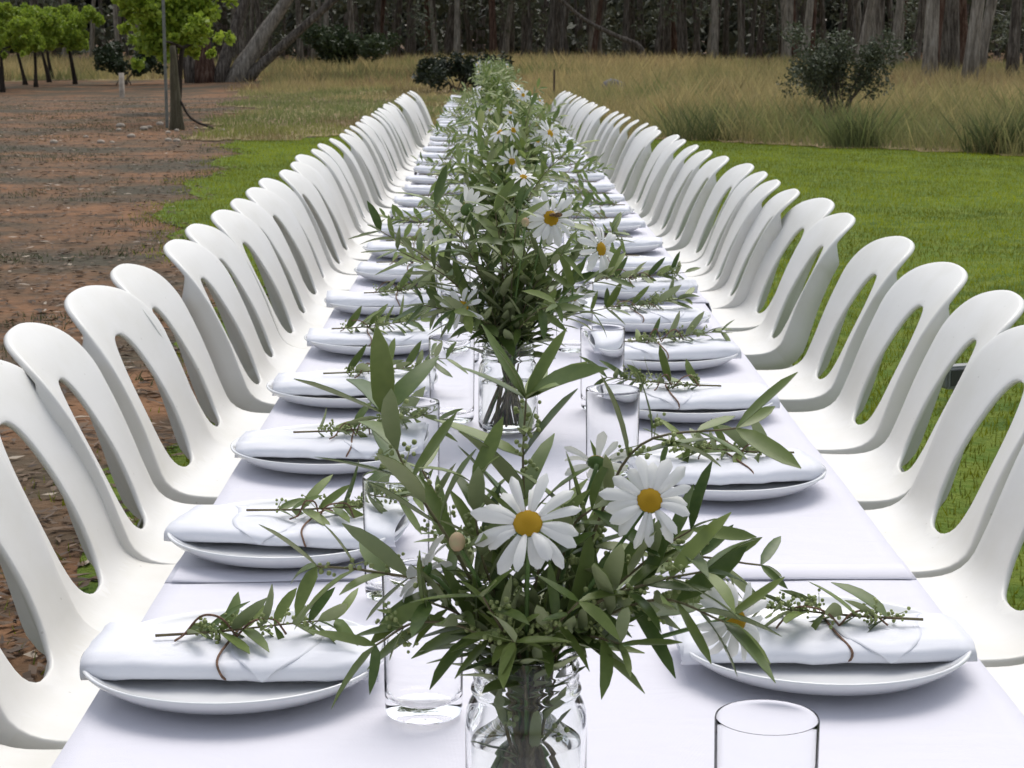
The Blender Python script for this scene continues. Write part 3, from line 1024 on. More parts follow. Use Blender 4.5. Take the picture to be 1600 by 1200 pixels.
def twine_mesh(seed):
    g = random.Random(seed)
    mb = MB()
    loop = []
    for k in range(29):
        a = 2 * math.pi * k / 28
        ca, sa = math.cos(a), math.sin(a)
        y = 0.0570 * math.copysign(abs(ca) ** 0.62, ca); z = 0.0118 + 0.0122 * math.copysign(abs(sa) ** 0.8, sa) * 0.93
        loop.append((-0.004 + 0.004 * math.sin(a * 2 + seed), y, z))
    mb.tube(loop, 0.00115, 5, cap=False)
    # the two loose ends and a loop of the knot
    for s in range(2):
        d = -1 if s == 0 else 1
        p = [Vector((0, 0.0, 0.0235))]
        L = g.uniform(0.018, 0.05)
        up = g.uniform(0.008, 0.02)
        for q in (0.25, 0.5, 0.75, 1.0):
            p.append(Vector((d * L * q, g.uniform(-0.012, 0.012), 0.0250 + up * math.sin(q * math.pi) + 0.001)))
        if s == 0: p.append(p[-1] + Vector((-0.006, -0.012, -0.002)))
        mb.tube(catmull(p, 5), 0.001, 5)
    return mb.mesh('twine', M['twine'])
twine_me = [twine_mesh(k) for k in range(4)]

# drinking glass, straight sided with a heavy base
mb = MB()
GR, GH = 0.031, 0.118
mb.lathe([(0.0, 0.0015), (GR - 0.006, 0.0008), (GR - 0.003, 0.0), (GR - 0.001, 0.0015), (GR - 0.0005, 0.005), (GR, 0.02), (GR + 0.001, GH - 0.002), (GR + 0.0006, GH - 0.0004), (GR + 0.0004, GH), (GR + 0.0002, GH - 0.0006), (GR + 0.0002, GH - 0.003), (GR - 0.0008, 0.022), (GR - 0.0026, 0.0145), (GR - 0.008, 0.0118), (0.012, 0.0112), (0.0, 0.011)], 48)
glass_me = mb.mesh('drinking_glass', M['glass'])

# screw-neck preserving jar
mb = MB()
JR, JH = 0.0405, 0.128
outer = [(0.0, 0.0025), (0.026, 0.002), (0.030, 0.0), (0.0365, 0.0015), (0.0395, 0.005), (JR, 0.010), (JR, 0.078), (0.0398, 0.086), (0.0375, 0.0925), (0.0352, 0.0965), (0.0342, 0.0985),
         (0.0362, 0.0995), (0.0368, 0.1012), (0.0362, 0.103), (0.0343, 0.1042), (0.0340, 0.1065), (0.0352, 0.1082), (0.0352, 0.1098), (0.0340, 0.1115), (0.0340, 0.1150), (0.0352, 0.1165), (0.0352, 0.118), (0.0340, 0.1195), (0.0340, 0.1262), (0.0334, JH), (0.0322, JH)]
inner = [(0.0312, 0.1262), (0.0312, 0.105), (0.0318, 0.0975), (0.0345, 0.090), (0.0368, 0.082), (0.0374, 0.074), (0.0374, 0.012), (0.0355, 0.0065), (0.030, 0.005), (0.0, 0.005)]
mb.lathe(outer + inner, 56)
jar_me = mb.mesh('jar_body', M['jar'])
mb = MB()
mb.lathe([(0.0, 0.0056), (0.029, 0.0056), (0.0348, 0.0072), (0.0366, 0.012), (0.0366, 0.066), (0.0362, 0.0672), (0.0, 0.0666)], 40)
water_me = mb.mesh('water', M['water'])

# ------------------------------------------------------------------ olive leaves, branches, daisies
def leaf_mesh(k):
    g = random.Random(100 + k)
    segs = 5
    wid = g.uniform(0.088, 0.122)
    bend = g.uniform(-0.14, 0.34); fold = g.uniform(0.15, 0.5); twist = g.uniform(-0.5, 0.5); side = g.uniform(-0.06, 0.06)
    rows = []
    for i in range(segs + 1):
        t = i / segs
        w = wid * (math.sin(math.pi * min(1, (0.06 + 0.94 * t)) ** 0.9)) ** 0.55 if t < 1 else 0.004
        if i == 0: w = 0.012
        z = -bend * t * t; y = side * math.sin(t * math.pi)
        a = twist * t
        l = Vector((t, y + w * math.cos(a), z + w * fold * 0.6 + w * math.sin(a)))
        m = Vector((t, y, z))
        r = Vector((t, y - w * math.cos(a), z + w * fold * 0.6 - w * math.sin(a)))
        rows.append((l, m, r))
    mb = MB()
    for sgn, mi in ((1, 0), (-1, 1)):
        vs = [p + Vector((0, 0, 0.004 * sgn)) for r_ in rows for p in r_]
        fs = []
        for i in range(segs):
            for c in (0, 1):
                a = i * 3 + c
                q = (a, a + 1, a + 4, a + 3)
                fs.append(q if sgn > 0 else q[::-1])
        # winding: make the top face up
        mb.add(vs, fs, mi)
    me = mb.mesh('leaf', [M['leaf_top'], M['leaf_under']])
    if me.polygons[4].normal.z < 0:
        me.flip_normals()
    return me
leaf_mes = [leaf_mesh(k) for k in range(9)]

def basis(xdir, zdir):
    x = Vector(xdir).normalized(); z = Vector(zdir) - x * Vector(zdir).dot(x)
    if z.length < 1e-5: z = x.orthogonal()
    z.normalize(); y = z.cross(x)
    return Matrix((x, y, z)).transposed().to_4x4()

def leaf_layout(path, g, leaf_len, pairs, start=0.32, terminal=3, spread=(30, 70)):
    """positions, directions, normals and lengths of the leaves on a branch"""
    S = [0.0]
    for a, b in zip(path, path[1:]): S.append(S[-1] + (b - a).length)
    T = S[-1]
    def at(s):
        for i in range(len(S) - 1):
            if s <= S[i + 1] + 1e-9:
                t = (s - S[i]) / max(1e-9, S[i + 1] - S[i])
                return path[i].lerp(path[i + 1], t), (path[i + 1] - path[i]).normalized()
        return path[-1].copy(), (path[-1] - path[-2]).normalized()
    out = []
    ang = g.uniform(0, 6.28)
    for k in range(pairs):
        f = start + (0.97 - start) * (k + 0.5 * g.random()) / max(1, pairs)
        p, t = at(T * f)
        ang += math.pi / 2 + g.uniform(-0.5, 0.5)
        a = t.orthogonal().normalized(); b = t.cross(a)
        for s in (0, 1):
            th = ang + s * math.pi + g.uniform(-0.3, 0.3)
            perp = a * math.cos(th) + b * math.sin(th)
            al = R(g.uniform(*spread))
            d = t * math.cos(al) + perp * math.sin(al) + Vector((0, 0, g.uniform(-0.15, 0.2)))
            n = Vector((0, 0, 1)) * 0.75 + perp * -0.2 + t * 0.5 + Vector((g.uniform(-.5, .5), g.uniform(-.5, .5), g.uniform(-.1, .3)))
            L = leaf_len * g.uniform(0.65, 1.12) * (1 - 0.25 * max(0, f - 0.75) / 0.25)
            out.append((p, d.normalized(), n, L))
    p, t = at(T)
    for k in range(terminal):
        aa = 2.4 * k + g.uniform(-0.5, 0.5)
        oo = t.orthogonal().normalized(); pp = t.cross(oo)
        d = t * g.uniform(0.15, 0.9) + (oo * math.cos(aa) + pp * math.sin(aa)) * g.uniform(0.4, 0.95)
        n = Vector((g.uniform(-.4, .4), g.uniform(-.8, .1), 1))
        out.append((p, d.normalized(), n, leaf_len * g.uniform(0.55, 0.95)))
    return out

def bud_mesh(path, g, n_cl, start=0.35, size=0.0017):
    mb = MB()
    m = len(path)
    for k in range(n_cl):
        i = int((start + (1 - start) * g.random()) * (m - 2))
        p = path[i]
        d = Vector((g.uniform(-1, 1), g.uniform(-1, 1), g.uniform(-0.3, 1))).normalized()
        L = g.uniform(0.010, 0.022)
        mb.tube([p, p + d * L], 0.0004, 3, cap=False)
        for q in range(7):
            f = 0.3 + 0.7 * q / 6
            o = Vector((g.uniform(-1, 1), g.uniform(-1, 1), g.uniform(-1, 1))) * 0.0045
            mb.blob(p + d * L * f + o, size * g.uniform(0.7, 1.2), 5, 4)
    return mb.mesh('flower_buds', M['bud'])

LV_TOP1 = np.array((0.065, 0.12, 0.026)); LV_TOP2 = np.array((0.21, 0.27, 0.075)); LV_UN = np.array((0.29, 0.33, 0.14))
def far_leaves(layout, g, parent, name='leaves'):
    n = len(layout)
    V = np.zeros((n, 6, 3)); C = np.zeros((n, 6, 3))
    for i, (p, d, nn, L) in enumerate(layout):
        s = d.cross(nn)
        if s.length < 1e-5: s = d.orthogonal()
        s.normalize(); nn = s.cross(d)
        w = L * 0.14
        for k, (t, sg) in enumerate(((0, 0), (0.45, 1), (0.8, 0.75), (1, 0), (0.8, -0.75), (0.45, -1))):
            q = p + d * L * t + s * w * sg + nn * (abs(sg) * w * 0.3 - 0.12 * L * t * t)
            V[i, k] = q
        r = g.random()
        c = LV_UN * g.uniform(0.75, 1.1) if r < 0.24 else LV_TOP1 * (1 - r) + LV_TOP2 * r
        C[i, :] = c
    base = np.arange(n)[:, None] * 6
    Q = np.concatenate([base + np.array([[0, 1, 2, 3]]), base + np.array([[0, 3, 4, 5]])])
    me = np_mesh(name, V.reshape(-1, 3), Q, M['leaf_far'], C.reshape(-1, 3))
    o = link(name, me, parent); o['kind'] = 'stuff'
    return o

def make_branch(root_loc, pts, leaf_len, pairs, seed, label, group, near, name='olive_branch', start=0.32, terminal=3, buds=4, r0=0.0016, spread=(30, 70), rz=0.0, wscale=1.0):
    g = random.Random(seed)
    b = tag(empty(name, root_loc, rz), label, 'branch', group)
    path = catmull(pts, 6)
    n = len(path)
    mb = MB(); mb.tube(path, [r0 * (1 - 0.6 * i / n) for i in range(n)], 6 if near else 4)
    link('stem', mb.mesh('stem', M['stem_brown']), b)
    lay = leaf_layout(path, g, leaf_len, pairs, start, terminal, spread)
    if near:
        for p, d, nn, L in lay:
            mt = Matrix.Translation(p) @ basis(d, nn) @ Matrix.Diagonal((L, L * g.uniform(0.85, 1.2) * wscale, L, 1))
            link('leaf', g.choice(leaf_mes), b, mat4=mt)
    else:
        far_leaves(lay, g, b)
    if buds:
        o = link('flower_buds', bud_mesh(path, g, buds, start), b); o['kind'] = 'stuff'
    return b

def petal_mesh(k):
    g = random.Random(300 + k)
    mb = MB(); rows = 6; vs = []; fs = []
    for i in range(rows + 1):
        t = i / rows
        w = (0.055 + 0.11 * math.sin(min(1, t * 1.12) * math.pi * 0.62) ** 1.1) * (1 if t < 0.9 else 0.70) 
        if i == rows: w = 0.035
        for c, s in enumerate((-1, -0.45, 0, 0.45, 1)):
            z = 0.10 * math.sin(t * math.pi * 0.8) - (0.18 + 0.1 * g.random() * 0) * t * t + 0.02 * (abs(s) - 0.5) * (1 if c % 2 else -0.6) - 0.035 * s * s
            vs.append((t, s * w, z))
    for i in range(rows):
        for c in range(4):
            fs.append((i * 5 + c, i * 5 + c + 1, i * 5 + c + 6, i * 5 + c + 5))
    mb.add(vs, fs)
    return mb.mesh('petal', M['petal'])
petal_mes = [petal_mesh(k) for k in range(3)]
mb = MB()
prof = [(0.0, 0.34), (0.35, 0.32), (0.65, 0.25), (0.88, 0.13), (1.0, 0.0), (0.9, -0.12), (0.5, -0.25), (0.0, -0.28)]
mb.lathe(prof, 20)
for k in range(110):
    f = (k + 0.5) / 110; r = math.sqrt(f) * 0.97; a = k * 2.39996
    mb.blob((r * math.cos(a), r * math.sin(a), 0.34 * (1 - r * r) + 0.02), 0.055, 4, 3)
disc_me = mb.mesh('disc', M['disc'])
mb = MB(); mb.lathe([(0.0, -0.55), (0.35, -0.5), (0.75, -0.32), (1.05, -0.10), (1.0, -0.04), (0.6, -0.15), (0.0, -0.15)], 14)
calyx_me = mb.mesh('calyx', M['stem_green'])

def make_daisy(root_loc, c, nrm, diam, stem, label, group, seed, near, npet=17, droop=0.0, missing=0.0):
    g = random.Random(seed)
    d = tag(empty('daisy', root_loc), label, 'daisy', group)
    c = Vector(c); nrm = Vector(nrm).normalized()
    mb = MB(); pth = catmull([Vector(p) for p in stem] + [c - nrm * diam * 0.25, c - nrm * diam * 0.06], 5)
    mb.tube(pth, 0.0015 if near else 0.0014, 6 if near else 4)
    link('stem', mb.mesh('stem', M['stem_green']), d)
    fr = Matrix.Translation(c) @ basis(nrm.orthogonal(), nrm)
    rd = diam * 0.135
    link('disc', disc_me, d, mat4=fr @ Matrix.Diagonal((rd, rd, rd * 0.9, 1)))
    link('calyx', calyx_me, d, mat4=fr @ Matrix.Diagonal((rd, rd, rd, 1)))
    pl = diam / 2 - rd * 0.75
    joined = []
    for k in range(npet):
        if g.random() < missing: continue
        a = 2 * math.pi * (k + g.uniform(-0.4, 0.4)) / npet
        tilt = g.uniform(-0.28, 0.26) - droop
        mt = fr @ Matrix.Rotation(a, 4, 'Z') @ Matrix.Translation((rd * 0.75, 0, rd * (0.03 if k % 2 else -0.07))) @ Matrix.Rotation(-tilt, 4, 'Y') @ Matrix.Rotation(g.uniform(-0.45, 0.45), 4, 'X') @ Matrix.Diagonal((pl * g.uniform(0.80, 1.10), pl * g.uniform(0.72, 1.10), pl * g.uniform(0.6, 1.4), 1))
        if near: link('petal', g.choice(petal_mes), d, mat4=mt)
        else: joined.append(mt)
    if not near:
        src = petal_mes[0]
        mb = MB()
        for mt in joined:
            vs = []
            fs = []
            for i, t in enumerate((0, 0.45, 0.85, 1)):
                w = (0.07, 0.16, 0.14, 0.04)[i]
                vs += [mt @ Vector((t, -w, 0.04 - 0.1 * t * t)), mt @ Vector((t, w, 0.04 - 0.1 * t * t))]
            for i in range(3): fs.append((i * 2, i * 2 + 1, i * 2 + 3, i * 2 + 2))
            mb.add(vs, fs)
        o = link('petals', mb.mesh('petals', M['petal']), d); o['kind'] = 'stuff'
    return d

def make_jar(loc, label, group, water=True):
    j = tag(empty('glass_jar', loc, rng.uniform(0, 6)), label, 'jar', group)
    link('jar_body', jar_me, j)
    link('water', water_me, j)
    return j

def stem_base(g, a):
    """a path from the jar floor up through the neck; a is the azimuth it leaves towards"""
    r = g.uniform(0.008, 0.026)
    return [Vector((-math.cos(a) * r + g.uniform(-.006, .006), -math.sin(a) * r + g.uniform(-.006, .006), 0.010)), Vector((math.cos(a) * g.uniform(0.006, 0.022), math.sin(a) * g.uniform(0.006, 0.022), 0.118))]

# ---- front bouquet: branch tips taken from how the photograph's bouquet spreads
B1 = (0.0175, 1.215, TOPZ + 0.003)
make_jar(B1, 'open glass preserving jar holding the bouquet with two big open daisies', None)
G1 = 'olive branches in the jar with two big open daisies'
L1 = 'olive branch in the jar with two big open daisies'
# mid point(s), tip, leaf length, pairs, terminal, note
front = [
    ([(-0.045, -0.01, 0.195), (-0.075, -0.01, 0.245)], (-0.092, -0.01, 0.288), 0.060, 5, 4, 'long upright spray leaning to the vineyard side, with one broad upright leaf'),
    ([(0.0, 0.01, 0.19), (-0.002, 0.02, 0.25)], (0.0, 0.02, 0.292), 0.056, 5, 8, 'tallest spray rising straight up with a star of leaves at its tip'),
    ([(0.045, 0.01, 0.205), (0.075, 0.015, 0.262)], (0.138, 0.02, 0.272), 0.050, 4, 4, 'spray arching over towards the lawn side above the daisies'),
    ([(-0.05, -0.01, 0.17), (-0.10, -0.015, 0.185)], (-0.135, -0.02, 0.190), 0.050, 4, 3, 'spray reaching out flat towards the vineyard side'),
    ([(-0.035, -0.03, 0.15), (-0.07, -0.045, 0.16)], (-0.095, -0.06, 0.150), 0.046, 4, 3, 'short spray drooping low on the vineyard side'),
    ([(0.035, -0.025, 0.16), (0.075, -0.045, 0.185)], (0.110, -0.055, 0.196), 0.050, 5, 3, 'spray below the second daisy pointing to the lawn side'),
    ([(0.04, -0.02, 0.15), (0.085, -0.035, 0.172)], (0.125, -0.045, 0.160), 0.056, 6, 3, 'heavy spray with long hanging leaves on the lawn side'),
    ([(0.05, 0.02, 0.15), (0.10, 0.04, 0.178)], (0.160, 0.045, 0.172), 0.040, 5, 3, 'spray reaching out flat over the folded napkin on the lawn side'),
    ([(-0.015, -0.035, 0.15)], (-0.028, -0.055, 0.180), 0.042, 4, 3, 'short dark spray in front under the first daisy'),
    ([(0.015, -0.035, 0.15)], (0.032, -0.060, 0.178), 0.044, 5, 3, 'short leafy spray in front over the jar rim'),
    ([(0.035, -0.03, 0.145)], (0.058, -0.058, 0.150), 0.046, 4, 3, 'low spray hanging over the jar rim'),
    ([(-0.03, 0.03, 0.155), (-0.05, 0.05, 0.20)], (-0.07, 0.06, 0.235), 0.045, 5, 3, 'spray at the back of the jar'),
    ([(0.03, 0.035, 0.155), (0.045, 0.05, 0.20)], (0.055, 0.06, 0.225), 0.045, 5, 3, 'leafy spray behind the second daisy'),
    ([(-0.02, 0.0, 0.16), (-0.03, -0.015, 0.2)], (-0.035, -0.02, 0.245), 0.046, 5, 3, 'spray behind the first daisy with curled dark leaves'),
    ([(0.005, 0.0, 0.16)], (0.012, -0.01, 0.205), 0.044, 5, 2, 'inner spray filling the middle of the bouquet'),
    ([(-0.04, -0.02, 0.155)], (-0.062, -0.04, 0.172), 0.044, 5, 3, 'leafy spray under the turned daisy on the vineyard side'),
    ([(-0.01, -0.04, 0.145)], (-0.008, -0.070, 0.155), 0.042, 5, 3, 'short spray tumbling forward over the middle of the jar rim'),
    ([(0.05, -0.01, 0.165), (0.085, -0.02, 0.2)], (0.105, -0.025, 0.215), 0.046, 5, 3, 'spray beneath the second daisy with dark blunt leaves'),
    ([(0.02, 0.01, 0.17), (0.03, 0.0, 0.21)], (0.042, -0.01, 0.225), 0.048, 5, 3, 'upright spray between the two daisies with one tall blunt leaf'),
    ([(0.03, 0.02, 0.15)], (0.02, 0.05, 0.19), 0.046, 6, 3, 'dense spray at the back of the jar on the lawn side'),
    ([(-0.02, 0.02, 0.15)], (-0.025, 0.05, 0.19), 0.046, 6, 3, 'dense spray at the back of the jar on the vineyard side'),
]
for k, (mid, tip, ll, pr, tm, note) in enumerate(front):
    g = random.Random(500 + k)
    a = math.atan2(tip[1], tip[0])
    make_branch(B1, stem_base(g, a) + [Vector(p) for p in mid] + [Vector(tip)], ll * 1.22, pr + 2, 600 + k, 'olive ' + note, G1, True, start=0.5, terminal=tm, buds=5, wscale=0.92)
# a few leaves on stems inside the jar water
make_branch(B1, [(0.02, 0.0, 0.012), (-0.008, -0.012, 0.06), (-0.018, -0.012, 0.11), (-0.02, -0.02, 0.14)], 0.038, 4, 701, 'olive stem with leaves pressed inside the glass jar under the two big daisies', G1, True, start=0.3, terminal=1, buds=3, spread=(10, 30))
make_branch(B1, [(-0.02, 0.005, 0.012), (0.005, -0.01, 0.06), (0.018, -0.008, 0.11), (0.02, -0.01, 0.15)], 0.036, 4, 702, 'reddish olive stem crossing inside the glass jar under the two big daisies', G1, True, start=0.3, terminal=1, buds=3, spread=(10, 30))

GD1 = 'daisies in the front jar'
def dstem(tip):
    a = math.atan2(tip[1], tip[0]); g = random.Random(int(abs(tip[0]) * 1e5) + 3)
    b = stem_base(g, a)
    return b + [Vector((tip[0] * 0.55, tip[1] * 0.5, 0.118 + (tip[2] - 0.118) * 0.5))]
make_daisy(B1, (0.0, -0.062, 0.221), (0.02, -0.72, 0.66), 0.067, [], '', None, 1, True) if False else None
for k, (c, nr, dm, npet, drp, ms, lab) in enumerate([
    ((0.000, -0.062, 0.229), (-0.03, -0.74, 0.66), 0.068, 17, 0.0, 0.0, 'large open white daisy with yellow disc, directly above the jar neck'),
    ((0.077, -0.040, 0.238), (0.05, -0.86, 0.48), 0.060, 17, 0.05, 0.0, 'large open white daisy with yellow disc, leaning to the lawn side of the jar'),
    ((0.134, -0.030, 0.156), (0.40, -0.82, 0.2), 0.058, 16, 0.1, 0.1, 'white daisy half hidden by hanging leaves over the lawn side plate'),
    ((-0.066, -0.02, 0.186), (-0.7, 0.35, 0.35), 0.055, 14, -0.1, 0.15, 'white daisy turned away under a dark leaf on the vineyard side of the jar'),
    ((0.047, 0.025, 0.248), (0.2, 0.8, 0.5), 0.048, 14, -0.3, 0.1, 'white daisy seen from behind with narrow petals, between the two big daisies')]):
    make_daisy(B1, c, nr, dm, dstem(c), lab, None, 40 + k, True, npet, drp, ms)
# daisy buds
def make_bud(root, c, label, seed):
    b = tag(empty('daisy_bud', root), label, 'flower bud')
    mb = MB(); mb.tube(catmull(dstem(c) + [Vector(c)], 5), 0.0013, 6)
    link('stem', mb.mesh('stem', M['stem_green']), b)
    mb = MB(); mb.blob(c, 0.0052, 10, 8, 0, 1.2)
    link('bud', mb.mesh('bud', M['bud_bract']), b)
make_bud(B1, (-0.044, -0.05, 0.214), 'round pinkish daisy bud beside the large daisy above the jar neck', 1)

# ---- second bouquet, with the bee
B2 = (0.012, 2.56, TOPZ + 0.003)
make_jar(B2, 'open glass preserving jar holding the bouquet with a bee on one daisy', None)
G2 = 'olive branches in the jar with the bee'
g = random.Random(77)
for k in range(22):
    a = 2 * math.pi * (k + g.uniform(-.3, .3)) / 22
    low = k % 3 == 0
    rr = g.uniform(0.10, 0.18) if not low else g.uniform(0.11, 0.18)
    zt = g.uniform(0.21, 0.31) if not low else g.uniform(0.155, 0.20)
    if k % 5 == 1: rr *= 0.45; zt = g.uniform(0.27, 0.325)
    tip = Vector((math.cos(a) * rr, math.sin(a) * rr * 0.8, zt))
    mid = Vector((tip.x * 0.5, tip.y * 0.5, 0.128 + (zt - 0.128) * 0.62))
    make_branch(B2, stem_base(g, a) + [mid, tip], g.uniform(0.050, 0.062), g.choice((9, 10, 10)), 800 + k, 'leafy olive branch in the jar bouquet with a bee on its daisy', G2, True, wscale=1.1, start=0.36, terminal=4, buds=3, r0=0.0014)
for k, (c, nr, dm, npet, drp, ms, lab) in enumerate([
    ((-0.060, -0.085, 0.180), (-0.25, -0.88, 0.2), 0.062, 11, 0.05, 0.25, 'white daisy with gaps between few petals, low over the jar with the bee bouquet'),
    ((0.056, -0.045, 0.292), (0.28, -0.88, 0.3), 0.078, 17, 0.0, 0.0, 'large white daisy with a bee on its yellow disc'),
    ((0.122, -0.05, 0.252), (0.72, -0.62, 0.2), 0.070, 16, 0.1, 0.0, 'white daisy turned towards the lawn side, below the daisy with the bee'),
    ((-0.055, 0.0, 0.300), (-0.3, 0.75, 0.3), 0.068, 15, -0.15, 0.1, 'white daisy seen from behind high on the vineyard side of the bee bouquet'),
    ((-0.095, -0.03, 0.275), (-0.6, 0.5, 0.3), 0.055, 15, -0.1, 0.2, 'white daisy facing the vineyard side of the bee bouquet'),
    ((0.085, -0.07, 0.190), (0.3, 0.3, -0.75), 0.06, 13, -0.1, 0.2, 'white daisy hanging with petals pointing down in the bee bouquet'),
    ((0.02, -0.03, 0.345), (0.1, -0.5, 0.8), 0.040, 14, 0.0, 0.0, 'small white daisy at the top of the bee bouquet')]):
    make_daisy(B2, c, nr, dm, dstem(c), lab, None, 60 + k, k < 3, npet, drp, ms)
make_bud(B2, (0.022, -0.08, 0.290), 'cream daisy bud beside the daisy with the bee', 2)
# the bee
bc = Vector(B2) + Vector((0.056, -0.045, 0.292)) + Vector((0.28, -0.88, 0.3)).normalized() * 0.0055 + Vector((0.005, 0, 0.003))
bee = tag(empty('bee', bc, R(25)), 'small dark bee feeding on the yellow disc of a daisy', 'bee')
mb = MB(); mb.blob((0, 0, 0), 0.0032, 10, 8); 
for i, v in enumerate(mb.v): pass
mb.v = [(x * 2.0 + 0.003, y, z) for x, y, z in mb.v]
mb.blob((-0.0048, 0, 0.0006), 0.0026, 10, 8); mb.blob((-0.0082, 0, 0.0002), 0.0019, 8, 6)
link('body', mb.mesh('body', M['bee_body']), bee)
for s in (-1, 1):
    mb = MB(); mb.add([(-0.004, s * 0.001, 0.0024), (0.002, s * 0.003, 0.0042), (0.007, s * 0.0042, 0.0042), (0.0075, s * 0.0015, 0.0036), (0.002, s * 0.0006, 0.0034)], [(0, 1, 2, 3, 4)])
    link('wing', mb.mesh('wing', M['bee_wing']), bee)
for s in (-1, 1):
    for q in range(3):
        mb = MB(); mb.tube([(-0.004 + q * 0.0015, s * 0.0015, -0.001), (-0.004 + q * 0.002, s * 0.004, 0.0), (-0.0045 + q * 0.0028, s * 0.005, -0.0035)], 0.0003, 4)
        link('leg', mb.mesh('leg', M['bee_body']), bee)

# ---- the bouquets farther along
by = 3.92; k = 0
g = random.Random(91)
while by < 17.6:
    root = (table_cx(by) - 0.03 + g.uniform(-0.015, 0.03), by, TOPZ + 0.003)
    nth = ORD[k] + ' jar beyond the bee bouquet'
    make_jar(root, 'open glass jar of olive and daisies, ' + nth, 'jars farther along the table')
    nb = 20
    for q in range(nb):
        a = 2 * math.pi * (q + g.uniform(-.3, .3)) / nb
        rr = g.uniform(0.08, 0.165); zt = g.uniform(0.17, 0.33)
        if q % 4 == 1: rr *= 0.5; zt = g.uniform(0.28, 0.36)
        tip = Vector((math.cos(a) * rr, math.sin(a) * rr * 0.8, zt))
        mid = Vector((tip.x * 0.5, tip.y * 0.5, 0.128 + (zt - 0.128) * 0.62))
        make_branch(root, stem_base(g, a) + [mid, tip], g.uniform(0.050, 0.064), 11, 2000 + k * 40 + q, 'leafy olive branch in the ' + nth, 'olive branches in the ' + nth, False, start=0.40, terminal=3, buds=0, r0=0.0014)
    for q in range(g.choice((3, 4, 5))):
        a = g.uniform(math.pi * 0.9, math.pi * 2.1); rr = g.uniform(0.03, 0.13); zt = g.uniform(0.21, 0.36)
        c = (math.cos(a) * rr, math.sin(a) * rr * 0.7, zt)
        nr = (math.cos(a) * 0.6 + g.uniform(-.3, .3), -0.6 + g.uniform(-.4, .6), 0.45 + g.uniform(-.2, .3))
        make_daisy(root, c, nr, g.uniform(0.05, 0.064), dstem(c), 'white daisy in the ' + nth, 'daisies in the ' + nth, 900 + k * 20 + q, False, 15, 0.0, 0.05)
    by += 1.34 + g.uniform(-0.06, 0.06); k += 1

